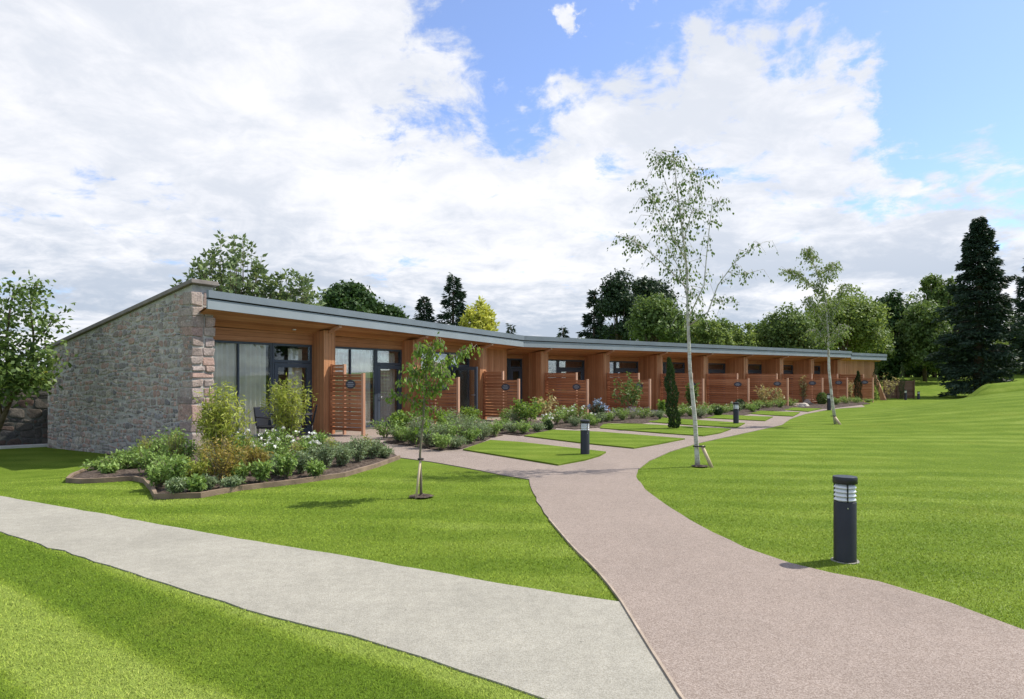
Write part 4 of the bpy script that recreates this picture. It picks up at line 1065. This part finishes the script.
for pts, r0, cnt in [([b0, at(0, 425, YL), at(14, 392, YL), at(24, 370, YL - .2)], .09, 0), ([at(0, 425, YL), at(-14, 380, YL), at(-10, 330, YL), at(-4, 300, YL)], .07, 260),
                     ([at(24, 370, YL), at(34, 340, YL), at(30, 305, YL - .3), at(38, 284, YL)], .035, 330), ([at(30, 350, YL), at(46, 330, YL), at(54, 318, YL), at(62, 326, YL)], .02, 150),
                     ([at(14, 392, YL), at(5, 350, YL), at(10, 310, YL), at(14, 288, YL)], .04, 420), ([at(-10, 340, YL), at(-30, 300, YL), at(-60, 280, YL)], .04, 300),
                     ([at(20, 375, YL), at(40, 358, YL), at(50, 350, YL + .2)], .02, 160), ([at(0, 380, YL), at(-20, 360, YL - .5), at(-60, 350, YL - .6)], .03, 400), ([at(10, 385, YL), at(16, 362, YL - .4), at(2, 345, YL - .5)], .03, 420), ([at(4, 410, YL), at(22, 385, YL - .4), at(44, 372, YL - .4)], .025, 420), ([at(2, 415, YL), at(-4, 385, YL - .6), at(8, 372, YL - .7)], .025, 480), ([at(14, 392, YL), at(30, 372, YL - .3), at(46, 345, YL)], .025, 300)]:
    limb(tm, pts, r0, r0 * .35)
    if cnt:
        tw = along(pts, max(8, cnt // 9), .18, .3)
        for q_ in tw: Pl.append(q_ + RNG.normal(0, .10, (11, 3)))
Pl = np.concatenate(Pl)
tm.build('trunk', M['bark'], lt); v, f = leaves(Pl, .13, .075, .5); nplink('crown', v, f, L['mid'], lt)
for k, (x, yt, hw, Y, lm, lab) in enumerate([(8, 366, 30, 20.8, 'mid', 'green shrub spilling over the top of the dark wall by the left edge'), (42, 368, 10, 20.9, 'gold', 'small yellowish shrub on the wall top against the gable corner')]):
    ptree('shrub', lab, 'shrub', x, yt, hw, Y, lm, 'round', n=2600, leaf=.13, zbpx=392, group=None, trunk=.03)

# ------------------------------------------------------------------ birches and sapling
def slender(root, limbs, leafn, leaf, bark, lm, droop=.25, twig=.32, t0=.5):
    t = MB(); allp = []; AX = []
    tot = sum(l[3] for l in limbs) or 1
    for li, (pts, r0, r1, share) in enumerate(limbs):
        limb(t, pts, r0, r1, 10 if r0 > .03 else 6)
        k = int(leafn * share / tot * (1.0 if li else .9))
        if not k: continue
        nt = max(3, k // 8)
        st = along(pts, nt, .01, t0 if li == 0 else .12)
        for s0 in st:
            d = RNG.normal(0, 1, 3); d[2] = abs(d[2]) * .25 - .1; d /= np.linalg.norm(d); Ln = twig * RNG.uniform(.4, 1.2)
            e1 = s0 + d * Ln * .6 + np.array([0, 0, .04]); e2 = s0 + d * Ln + np.array([0, 0, -droop * Ln])
            t.ring([tuple(s0), tuple(e1), tuple(e2)], [.005, .0035, .002], 4, caps=False)
            uu = RNG.uniform(.15, 1, 8)[:, None]; p = s0 * (1 - uu) ** 2 + 2 * e1 * uu * (1 - uu) + e2 * uu ** 2 + RNG.normal(0, .035, (8, 3))
            allp.append(p); AX.append(np.tile(d * .5 + np.array([0, 0, -.8 - droop]), (8, 1)))
    t.build('trunk', M[bark], root)
    P_ = np.concatenate(allp); v, f = leaves(P_, leaf, leaf * .72, .2, None, np.concatenate(AX)); nplink('crown', v, f, L[lm], root)
def stake(root_label, base, top, r, tie_at, tie_r, group):
    s = thing('stake', root_label, 'stake', base, group)
    m = MB(); m.ring([tuple(Vector(base) - Vector((0, 0, .05))), top], [r, r], 12); m.build('stake_post', M['stake'], s)
    tt = MB(); n = 18; a = Vector(top); b = Vector(tie_at)
    d = b - a; pts = []
    for i in range(n + 1):
        th = 2 * math.pi * i / n; c = (a + b) / 2
        pts.append((c.x + (d.length / 2 + tie_r) * math.cos(th) * (d.x / (d.length + 1e-6)) - tie_r * math.sin(th) * (d.y / (d.length + 1e-6)), c.y + (d.length / 2 + tie_r) * math.cos(th) * (d.y / (d.length + 1e-6)) + tie_r * math.sin(th), (a.z + b.z) / 2))
    tt.ring(pts, .012, 6, caps=False); tt.build('tie', M['rubber'], s)
    return s
bw = W(697.5, 466.5); YB = bw[1]
birch = thing('birch_tree', 'tall slender white-barked birch staked at the edge of the right lawn', 'tree', bw)
A = lambda x, y, d=0: at(x, y, YB + d)
slender(birch, [
    ([tuple(bw), A(697, 455), A(695, 420), A(690, 370), A(688, 320), A(687, 270, .05), A(681, 220, .1), A(676, 180, .1), A(673, 150, .1)], .050, .005, 300),
    ([A(688, 290), A(668, 268, .3), A(645, 248, .3), A(628, 238, .3), A(614, 236, .3)], .016, .003, 120),
    ([A(687, 262), A(672, 235, -.2), A(655, 205, -.2), A(640, 182, -.3)], .014, .003, 150),
    ([A(690, 315), A(704, 285, -.1), A(708, 240, -.1), A(712, 205, -.1), A(724, 200, -.1)], .014, .003, 110),
    ([A(690, 325), A(708, 312, .1), A(718, 285, .1), A(735, 262, .1), A(752, 248, .1), A(764, 242, .1)], .016, .003, 70),
    ([A(714, 300, .1), A(728, 303, .2), A(740, 302, .2)], .006, .002, 30), ([A(728, 272, .1), A(742, 275, .2), A(752, 272, .2)], .006, .002, 22),
    ([A(688, 300), A(680, 270, .4), A(664, 240, .4), A(652, 215, .5)], .012, .003, 90),
    ([A(684, 240), A(692, 210, .2), A(700, 185, .2), A(703, 165, .3)], .011, .002, 110),
    ([A(680, 210), A(668, 190, .2), A(660, 165, .3), A(656, 150, .3)], .009, .002, 80), ([A(682, 225), A(690, 195, -.3), A(690, 168, -.3)], .009, .002, 80),
], 2700, .054, 'birch', 'birch', .55, .34, .50)
stake('short round timber stake leaning against the tall birch', W(713, 467.5), tuple(A(702, 446)), .033, tuple(A(696.5, 446.5)), .06, 'tree stakes')
b2 = W(835.5, 424); Y2 = b2[1]
birch2 = thing('birch_tree', 'farther thin birch with a pale crooked trunk in front of the far screens', 'tree', b2)
A = lambda x, y, d=0: at(x, y, Y2 + d)
slender(birch2, [
    ([tuple(b2), A(832, 400), A(829, 370), A(828, 330), A(826, 300), A(818, 275), A(811, 258), A(806, 249)], .055, .008, 260),
    ([A(828, 325), A(840, 300, .3), A(846, 285, .3)], .02, .004, 110), ([A(827, 330), A(815, 310, -.3), A(808, 296, -.3)], .02, .004, 90),
    ([A(826, 300), A(808, 284, .2), A(795, 274, .2), A(788, 270, .2)], .016, .004, 110), ([A(822, 285), A(830, 270, .2), A(835, 262, .2)], .014, .004, 80),
    ([A(828, 350), A(838, 335, -.2), A(844, 325, -.3)], .014, .004, 70), ([A(828, 345), A(820, 335, .2), A(812, 330, .3)], .012, .004, 60),
], 4200, .070, 'birch', 'lime', .45, .36, .42)
stake('short pale stake at the foot of the farther thin birch', W(841, 424.5), tuple(A(834, 416)), .045, tuple(A(833, 416)), .07, 'tree stakes')
sw = W(421, 497.5); YS = sw[1]
sap = thing('sapling_tree', 'young leafy sapling staked in the middle lawn before the second bay', 'tree', sw)
A = lambda x, y, d=0: at(x, y, YS + d)
slender(sap, [
    ([tuple(sw), A(421, 480), A(420, 455), A(423, 420), A(425, 390), A(428, 365), A(434, 350), A(441, 340)], .022, .004, 150),
    ([A(424, 410), A(412, 400, -.1), A(398, 396, -.1), A(392, 394, -.1)], .006, .002, 50), ([A(425, 395), A(438, 385, .1), A(450, 384, .1)], .006, .002, 50),
    ([A(427, 372), A(445, 362, .1), A(460, 354, .1), A(474, 348, .1)], .006, .002, 75), ([A(426, 380), A(414, 370, .1), A(408, 366, .1)], .006, .002, 50),
    ([A(424, 405), A(436, 412, .15), A(441, 414, .15)], .005, .002, 25), ([A(428, 366), A(420, 352, -.1), A(424, 346, -.1)], .005, .002, 55),
    ([A(430, 358), A(440, 372, -.2), A(448, 378, -.2)], .005, .002, 55), ([A(425, 388), A(412, 382, -.2), A(405, 380, -.2)], .005, .002, 40),
], 1700, .050, 'barkg', 'sapling', .45, .14, .34)
stake('thin timber stake tied beside the young sapling', W(415.5, 499), tuple(A(420.5, 459)), .016, tuple(A(421, 459)), .03, 'tree stakes')
pit = MB(); pc = W(421, 497.5); n = 22
pp = [(pc[0] + .17 * math.cos(i * 2 * math.pi / n) * (1 + RNG.normal(0, .06)), pc[1] + .17 * math.sin(i * 2 * math.pi / n) * (1 + RNG.normal(0, .06))) for i in range(n)]
sheet('soil', pp, .024, M['soil'], .06, 0, mound=.02)
bp = W(700, 467); pp = [(bp[0] + .16 * math.cos(i * 2 * math.pi / n), bp[1] + .16 * math.sin(i * 2 * math.pi / n)) for i in range(n)]
sheet('soil', pp, .024, M['soil'], .06, 0, mound=.01)

# ------------------------------------------------------------------ planting
def ground_z(x, y): return float(height(x, y)) + .05
def stems_plant(x, y, hgt, wd, nst, nleaf, ll, lwid, lm, stemmat='barkg', spreadtop=1.0, name='shrub', flowers=None, label='', cat='shrub', group=None, low=.15, droop=.2, upl=.4, partn='foliage'):
    z = ground_z(x, y); root = thing(name, label, cat, (x, y, z), group)
    t = MB(); P_ = []; tips = []
    for i in range(nst):
        th = RNG.random() * 2 * math.pi; r = wd * RNG.random() ** .5 * spreadtop; b = np.array([x + math.cos(th) * wd * .15 * RNG.random(), y + math.sin(th) * wd * .15 * RNG.random(), z])
        tip = np.array([x + math.cos(th) * r, y + math.sin(th) * r, z + hgt * RNG.uniform(.72, 1.05) * (1 - .25 * (r / wd) ** 2)])
        mid = (b + tip) / 2 + np.array([math.cos(th), math.sin(th), 0]) * (-.08 * r) + np.array([0, 0, .06 * hgt])
        t.ring([tuple(b), tuple(mid), tuple(tip)], [.007, .005, .002], 4, caps=False)
        k = max(3, nleaf // nst); u = (low + (1 - low) * RNG.random(k))[:, None]
        u = u ** .8; P_.append(b * (1 - u) ** 2 + 2 * mid * u * (1 - u) + tip * u ** 2 + RNG.normal(0, wd * .12, (k, 3)) * np.array([1, 1, .7])); tips.append(tip)
    P_ = np.concatenate(P_); P_[:, 2] = np.maximum(P_[:, 2], z + .01)
    t.build('stem', M[stemmat], root)
    v, f = leaves(P_, ll, lwid, upl); nplink(partn, v, f, L[lm], root)
    if flowers:
        fm, nf, fs = flowers; C = []
        if fm == 'white':          # each open rose is a part
            for j in range(nf):
                c = tips[j % len(tips)] + RNG.normal(0, wd * .15, 3) * np.array([1, 1, .3]) + np.array([0, 0, .015])
                th = np.arange(9) * 2 * np.pi / 9 * 1.0; rr_ = np.where(np.arange(9) % 2, .28, .10) * fs
                Cc = c + np.stack([rr_ * np.cos(th), rr_ * np.sin(th), RNG.normal(0, fs * .08, 9)], -1)
                v, f = leaves(Cc, fs * .45, fs * .5, 1.2); nplink('flower', v, f, L[fm], root)
        else:
            for j in range(nf):
                c = tips[j % len(tips)] + RNG.normal(0, wd * .18, 3) * np.array([1, 1, .3]) + np.array([0, 0, .01])
                C.append(c + RNG.normal(0, fs * .22, (9, 3)))
            v, f = leaves(np.concatenate(C), fs * .6, fs * .5, .8); tag(nplink('blossom', v, f, L[fm], root), kind='stuff')
    return root
def PW_(x, y): p = W(x, y); return p[0], p[1]
def pxh(y0, y1, Y): return abs(y1 - y0) * Y / F
def plant(x, ybase, ytop, hwpx, kind, label, group=None):
    X, Y = PW_(x, ybase); h = pxh(ybase, ytop, Y); wd = hwpx * Y / F * (1.25 if kind in ('lowgreen', 'greylow', 'rose', 'lavender', 'orange', 'goldlow') else 1.0)
    if kind in ('lowgreen', 'greylow', 'rose', 'lavender'): h *= 1.12 * RNG.uniform(.72, 1.3); wd *= RNG.uniform(.85, 1.2)
    K = dict(
        bamboo=dict(name='bamboo', cat='bamboo', nst=46, nleaf=2600, ll=.115, lwid=.022, lm='bamboo', spreadtop=.95, low=.18),
        lowgreen=dict(name='leafy_perennial', cat='plant', nst=22, nleaf=700, ll=.062, lwid=.030, lm='green'),
        greylow=dict(name='catmint_plant', cat='plant', nst=40, nleaf=1300, ll=.05, lwid=.018, lm='grey'),
        rose=dict(name='rose_bush', cat='rose', nst=22, nleaf=650, ll=.05, lwid=.035, lm='green', flowers=('white', 6, .10)),
        orange=dict(name='spirea_shrub', cat='shrub', nst=44, nleaf=1500, ll=.055, lwid=.018, lm='orange'),
        lavender=dict(name='lavender_plant', cat='lavender', nst=34, nleaf=420, ll=.06, lwid=.010, lm='grey', flowers=('lilac', 26, .045)),
        shrub=dict(name='leafy_shrub', cat='shrub', nst=24, nleaf=1000, ll=.09, lwid=.05, lm='sapling', low=.25),
        lilacbush=dict(name='ceanothus_shrub', cat='shrub', nst=24, nleaf=700, ll=.06, lwid=.035, lm='cypress', flowers=('blue', 34, .10)),
        pale=dict(name='pale_shrub', cat='shrub', nst=14, nleaf=320, ll=.11, lwid=.06, lm='rusty', low=.2),
        multistem=dict(name='serviceberry_shrub', cat='shrub', nst=14, nleaf=900, ll=.10, lwid=.06, lm='mid', low=.3),
        feather=dict(name='feathery_plant', cat='plant', nst=22, nleaf=420, ll=.07, lwid=.010, lm='bamboo', low=.3, flowers=('rusty', 14, .03)),
        goldlow=dict(name='golden_shrub', cat='shrub', nst=26, nleaf=800, ll=.05, lwid=.03, lm='bamboo'),
    )[kind]
    if kind in ('multistem', 'pale', 'shrub') and Y > 25: K['nleaf'] = int(K['nleaf'] * .8); K['ll'] *= 1.15; K['lwid'] *= 1.15
    return stems_plant(X, Y, h, wd, label=label, group=group, **K)
plant(222, 474, 389, 27, 'bamboo', 'tall yellow-green bamboo in front of the gable corner')
plant(289, 452, 376, 25, 'bamboo', 'tall yellow-green bamboo in front of the first bay door')
plant(221, 488, 438, 20, 'orange', 'straw-orange feathery grass clump at the foot of the left bamboo')
plant(192, 487, 462, 13, 'goldlow', 'low golden shrub left of the straw-orange clump')
plant(256, 480, 450, 12, 'orange', 'low orange-tinged shrub right of the straw-orange clump')
g1 = 'leafy perennials under the stone gable'
for i, (x, y, t_, h_) in enumerate([(100, 472, 462, 12), (118, 474, 456, 13), (136, 472, 452, 13), (150, 478, 455, 13), (168, 480, 450, 14), (160, 490, 468, 13), (178, 492, 466, 13), (196, 496, 476, 10), (184, 474, 442, 14), (160, 466, 444, 13), (142, 464, 450, 12), (124, 463, 452, 10), (110, 478, 470, 8), (172, 470, 440, 12)]):
    plant(x, y, t_, h_, 'lowgreen', 'low dark green leafy perennial packed against others under the stone gable', g1)
for i, (x, y, t_, h_) in enumerate([(212, 480, 452, 12), (238, 474, 450, 11), (240, 486, 466, 9), (262, 486, 468, 9)]):
    plant(x, y, t_, h_, 'lowgreen', 'bushy green perennial around the feet of the straw-orange clumps', 'perennials at the straw-orange clumps')
for i, (x, y, t_, h_) in enumerate([(146, 468, 438, 7), (176, 476, 432, 8), (203, 484, 440, 7), (248, 470, 436, 7), (330, 468, 438, 7), (366, 462, 438, 6), (296, 474, 446, 7)]):
    plant(x, y, t_, h_, 'feather', 'thin feathery yellow-green plant rising above the low clumps of the front bed', 'feathery plants in the front bed')
for i, (x, y, t_, h_) in enumerate([(286, 482, 462, 9), (302, 478, 458, 9), (316, 480, 464, 7), (270, 474, 456, 9)]):
    plant(x, y, t_, h_, 'greylow' if i % 2 else 'lowgreen', 'small green clump on open soil in front of the white roses', 'clumps before the white roses')
g1 = 'grey-green clumps in the front bed'
for i, (x, y, t_, h_) in enumerate([(232, 491, 480, 8), (206, 492, 480, 8), (176, 498, 486, 8), (278, 480, 470, 8)]):
    plant(x, y, t_, h_, 'greylow', 'tiny grey-green tuft on bare soil near the timber edging', g1)
g1 = 'white rose bushes in the front bed'
for i, (x, y, t_, h_) in enumerate([(258, 460, 440, 13), (282, 458, 438, 13), (272, 468, 446, 12), (302, 462, 440, 12), (246, 452, 432, 10), (318, 458, 440, 10), (290, 472, 452, 10), (306, 450, 436, 10), (268, 450, 434, 10)]):
    plant(x, y, t_, h_, 'rose', 'white flowering rose bush among others between the two bamboos', g1)
g1 = 'grey-green catmint along the front bed'
for i, (x, y, t_, h_) in enumerate([(326, 474, 450, 9), (342, 470, 446, 11), (358, 466, 444, 11), (372, 462, 444, 10), (334, 460, 442, 9), (316, 470, 448, 10), (350, 458, 442, 8), (384, 460, 448, 8)]):
    plant(x, y, t_, h_, 'greylow', 'grey-green catmint clump at the right end of the front bed', g1)
g1 = 'catmint clumps beyond the sapling'
for i, (x, y, t_, h_) in enumerate([(404, 444, 426, 10), (418, 446, 424, 11), (434, 448, 424, 12), (450, 447, 424, 12), (464, 444, 422, 12), (476, 440, 420, 10), (440, 438, 418, 11), (456, 436, 416, 11), (420, 438, 420, 10), (470, 433, 414, 10), (486, 434, 420, 9)]):
    plant(x, y, t_, h_, 'greylow' if i % 3 else 'lowgreen', 'bushy green clump in the bed across the branch path from the sapling', g1)
plant(402, 438, 410, 13, 'shrub', 'arching leafy shrub right of the second bay door')
plant(385, 440, 420, 10, 'lowgreen', 'small dark leafy plant on the terrace by the second bay door')
plant(446, 430, 412, 12, 'shrub', 'bright leafy shrub at the foot of the second screen')
plant(468, 424, 408, 12, 'shrub', 'leafy shrub below the open glass door')
plant(528, 428, 396, 17, 'shrub', 'yellow-green multi-stem shrub in front of the third screen')
plant(546, 421, 392, 13, 'pale', 'paler airy shrub beside the yellow-green one at the bend')
for i, (x, y, t_, h_) in enumerate([(398, 443, 430, 8), (412, 446, 432, 9), (427, 449, 433, 9), (442, 451, 436, 9), (456, 449.5, 436, 9), (470, 445, 432, 9), (482, 441.5, 430, 8), (494, 437.5, 427, 7)]):
    plant(x, y, t_, h_, 'lowgreen' if i % 2 else 'greylow', 'low spreading clump along the path side of the bed across from the sapling', 'front row of the bed beyond the sapling')
for i, (x, y, t_, h_) in enumerate([(668, 418, 410, 5), (700, 418.5, 411, 6), (716, 414, 406, 5), (738, 413, 405, 5), (752, 413, 406, 5), (600, 424, 414, 6), (607, 423, 412, 6), (575, 428, 418, 7), (592, 427, 418, 6), (660, 420, 412, 5)]):
    plant(x, y, t_, h_, 'greylow' if i % 2 else 'lowgreen', 'small green clump edging the beds beside the small far lawns', 'clumps edging the far beds')
g1 = 'low plants at the bend'
for i, (x, y, t_, h_) in enumerate([(502, 432, 422, 9), (512, 434, 423, 9), (524, 435, 425, 9), (537, 433, 423, 8), (506, 426, 414, 8), (516, 428, 414, 8)]):
    plant(x, y, t_, h_, 'greylow' if i % 2 else 'lowgreen', 'low green plant around the foot of the yellow-green shrub', g1)
g1 = 'white roses past the bend'
for i, (x, y, t_, h_) in enumerate([(556, 426, 414, 7), (566, 425, 412, 8), (577, 425, 410, 8), (588, 424, 412, 7), (564, 420, 409, 7), (546, 428, 417, 5)]):
    plant(x, y, t_, h_, 'rose', 'white rose bush in the row before the first screen past the bend', g1)
plant(597, 423, 402, 9, 'lilacbush', 'blue-flowered dark bush at the front corner of a screen left of the birch')
g1 = 'lavender under the multi-stem shrub'
for i, (x, y, t_, h_) in enumerate([(612, 422, 410, 8), (622, 422, 409, 8), (633, 421, 409, 8), (643, 420, 410, 8), (652, 419, 411, 6), (618, 417, 407, 7), (638, 416, 407, 7)]):
    plant(x, y, t_, h_, 'lavender' if i % 2 == 0 else 'lowgreen', 'lavender and green clump under the loose leafy multi-stem shrub', g1)
plant(628, 417, 375, 15, 'multistem', 'loose leafy multi-stem shrub before a screen left of the cypress')
plant(661, 418, 402, 5, 'shrub', 'small leafy plant just left of the slim cypress')
plant(692, 415, 380, 6, 'multistem', 'narrow leafy shrub close behind the tall birch trunk')
g1 = 'low white flowers behind the birch'
for i, (x, y, t_, h_) in enumerate([(680, 418, 409, 7), (690, 418, 408, 7), (702, 417, 407, 7), (711, 416, 408, 6), (724, 414, 404, 7), (732, 413, 403, 7), (684, 414, 405, 6)]):
    plant(x, y, t_, h_, 'rose' if i % 2 else 'lowgreen', 'low white-flowering clump behind the tall birch', g1)
g1 = 'low green plants before the far screens'
for i, (x, y, t_, h_) in enumerate([(748, 411, 403, 7), (758, 411, 403, 7), (768, 409, 401, 7), (780, 409, 401, 6), (790, 407, 400, 6), (845, 405, 399, 6), (836, 406, 400, 5), (856, 404, 399, 6), (868, 403, 399, 4)]):
    plant(x, y, t_, h_, 'lowgreen', 'low green clump at the foot of the far screens', g1)
plant(763, 409, 385, 9, 'pale', 'pale reddish young shrub before the fifth screen from the end')
plant(777, 408, 388, 8, 'pale', 'second pale young shrub, right of the reddish one')
plant(803, 405, 376, 4, 'pale', 'thin pale climber on the screen left of the farther birch')
plant(850, 403, 380, 4, 'pale', 'thin pale plant against the last screen')
plant(889, 400, 371, 10, 'pale', 'loose pale shrub beyond the closed end wall')
# clipped and columnar evergreens
def column(x, ybase, ytop, hwpx, lm, label, name='cypress_tree', lean=0.0, n=2600, cat='tree', ll=.07, shape='col'):
    X, Y, z = W(x, ybase); h = pxh(ybase, ytop, Y); wd = hwpx * Y / F; root = thing(name, label, cat, (X, Y, z), None)
    u = RNG.random(n); th = RNG.random(n) * 2 * np.pi
    if shape == 'col': prof = wd * np.minimum(1, (1 - u) * 2.2 + .12) * (.65 + .35 * np.minimum(1, u * 8 + .6)) * (1 + .25 * np.sin(u * 17 + th))
    else: prof = wd * np.sqrt(np.maximum(0, 1 - (2 * u - 1) ** 2))
    rr = prof * np.sqrt(RNG.uniform(.45, 1, n))
    P_ = np.stack([X + lean * h * u + rr * np.cos(th), Y + rr * np.sin(th), z + .04 + h * u * .97], -1)
    t = MB(); t.ring([(X, Y, z - .02), (X + lean * h * .9, Y, z + h * .9)], [.03, .006], 6); t.build('trunk', M['bark'], root)
    ax = np.stack([np.cos(th) * .4, np.sin(th) * .4, np.ones(n)], -1)
    v, f = leaves(P_, ll, ll * .45, .1, None, ax if shape == 'col' else None); nplink('crown', v, f, L[lm], root)
column(674, 429.5, 358, 5.5, 'cypress', 'slim dark cypress leaning slightly left on the small lawn behind the birch', lean=-.07, n=4200)
column(858, 402, 371, 3.2, 'cypress', 'small slim dark cypress before the closed board end wall')
column(876, 400.5, 362, 2.6, 'cypress', 'slim dark cypress at the far corner of the lodge', n=1500)
column(902, 399.5, 362, 2.4, 'cypress', 'slim dark cypress against the brown timber fence', n=1500)
column(548.5, 431, 422, 4.6, 'cypress', 'small clipped dark evergreen ball at the corner of a bed past the bend', 'topiary_ball', 0, 1500, 'shrub', .05, 'ball')
column(718, 416, 408, 4.6, 'cypress', 'small clipped dark ball right of the tall birch', 'topiary_ball', 0, 1500, 'shrub', .06, 'ball')
column(740, 411, 400, 5.2, 'cypress', 'dark clipped ball behind the third bollard', 'topiary_ball', 0, 1700, 'shrub', .06, 'ball')
column(822, 405.5, 393, 5, 'goldlow' if False else 'mid', 'round green bush beside the pale rocks', 'topiary_ball', 0, 1700, 'shrub', .09, 'ball')

# rocks
def rock(x, y, r, label, sq=.7):
    X, Y, z = W(x, y); n = 10; V_ = []; F_ = []
    import bmesh
    bm = bmesh.new(); bmesh.ops.create_icosphere(bm, subdivisions=3, radius=1)
    ph = RNG.random(6) * 6
    for v in bm.verts:
        c = v.co.copy(); k = 1 + .14 * math.sin(3 * c.x + ph[0]) + .12 * math.sin(4 * c.y + ph[1] + c.x * 2) + .08 * math.sin(7 * c.z + ph[2]) + .05 * math.sin(9 * c.x + ph[3])
        v.co = Vector((c.x * r * k, c.y * r * k * .85, max(c.z, -.45) * r * sq * k))
    me = bpy.data.meshes.new('boulder'); bm.to_mesh(me); bm.free(); me.materials.append(M['boulder'])
    o = bpy.data.objects.new('boulder', me); COL.objects.link(o); o.location = (X, Y, z + r * .2); tag(o, label, 'rock', 'rocks at the far beds')
rock(811, 405, .42, 'larger pale rounded rock before the far screens'); rock(803, 407.5, .30, 'smaller pale rock left of the larger one')

# far timber fence
fA = Vector((29.4, 54.0, float(height(29.4, 54)))); fB = Vector((31.9, 54.2, float(height(29.4, 54)))); fd = (fB - fA); fl = fd.length; fd.normalize()
fence = thing('timber_fence', 'brown board fence beyond the far end of the lodge', 'fence', tuple(fA))
fz = 1.38
fm = MB(); fm.box(fA + Vector((0, 0, .05)), fd * fl, Vector((-fd.y, fd.x, 0)) * .04, (0, 0, fz), 0); fm.build('board_panel', M['wallwood'], fence)
for u in (0, .45, 1.0):
    p = MB(); c = fA + fd * (fl * u) - Vector((-fd.y, fd.x, 0)) * .06; p.box(c - fd * .05, fd * .1, Vector((-fd.y, fd.x, 0)) * .055, (0, 0, fz + .1), 2); p.build('post', M['wallwood'], fence)

# garden furniture on the first terrace
def gchair(x, y, rz, label):
    r = thing('garden_chair', label, 'chair', (0, 0, 0), 'black garden chairs on the first terrace')
    s = MB(); s.cbox(0, 0, .43, .52, .50, .06); s.build('seat', M['black'], r, .01)
    b = MB(); b.hexa([(-.26, .22, .46), (.26, .22, .46), (.26, .27, .46), (-.26, .27, .46), (-.24, .32, .92), (.24, .32, .92), (.24, .36, .92), (-.24, .36, .92)]); b.build('backrest', M['black'], r, .01)
    for sx in (-1, 1):
        a = MB(); a.ring([(sx * .27, -.22, .0), (sx * .28, -.22, .66), (sx * .28, .24, .68)], .016, 8); a.build('arm', M['black'], r)
        for yy in (-.20, .22):
            l = MB(); l.ring([(sx * .23, yy, 0), (sx * .23, yy, .42)], .016, 8); l.build('leg', M['black'], r)
    r.location = (x, y, .02); r.rotation_euler = (0, 0, rz)
tX, tY = fac(-12.9, 1.0)
tb = thing('garden_table', 'round black garden table with a pale edge between the two bamboos', 'table', (tX, tY, .02))
m_ = MB(); m_.lathe((tX, tY, .02), [(.36, .70), (.38, .705), (.38, .735), (.37, .74)], 32); m_.build('tabletop', M['frame'], tb)
for k in range(4):
    th = k * 1.571 + .6; l = MB(); l.ring([(tX + .27 * math.cos(th), tY + .27 * math.sin(th), .02), (tX + .22 * math.cos(th), tY + .22 * math.sin(th), .72)], .018, 8); l.build('leg', M['black'], tb)
cx1 = fac(-13.5, 1.25); cx2 = fac(-12.2, .9)
gchair(cx1[0], cx1[1], R(70), 'black garden chair left of the round table, by the stone gable'); gchair(cx2[0], cx2[1], R(-75), 'black garden chair right of the round table, behind the right bamboo')

# tell look-alike plants of one bed apart: by their order from the left
def relabel():
    by = {}
    for o in bpy.data.objects:
        if o.parent is None and 'label' in o and 'group' in o: by.setdefault((o['group'], o['label']), []).append(o)
    for (g, lab), lst in by.items():
        if len(lst) < 2: continue
        lst.sort(key=lambda o: o.location.x / o.location.y)
        for i, o in enumerate(lst):
            wds = lab.split()[:11]
            o['label'] = ' '.join(wds) + ', ' + (ordn[i] if i < len(ordn) else '%dth' % (i + 1)) + ' from the left'
relabel()
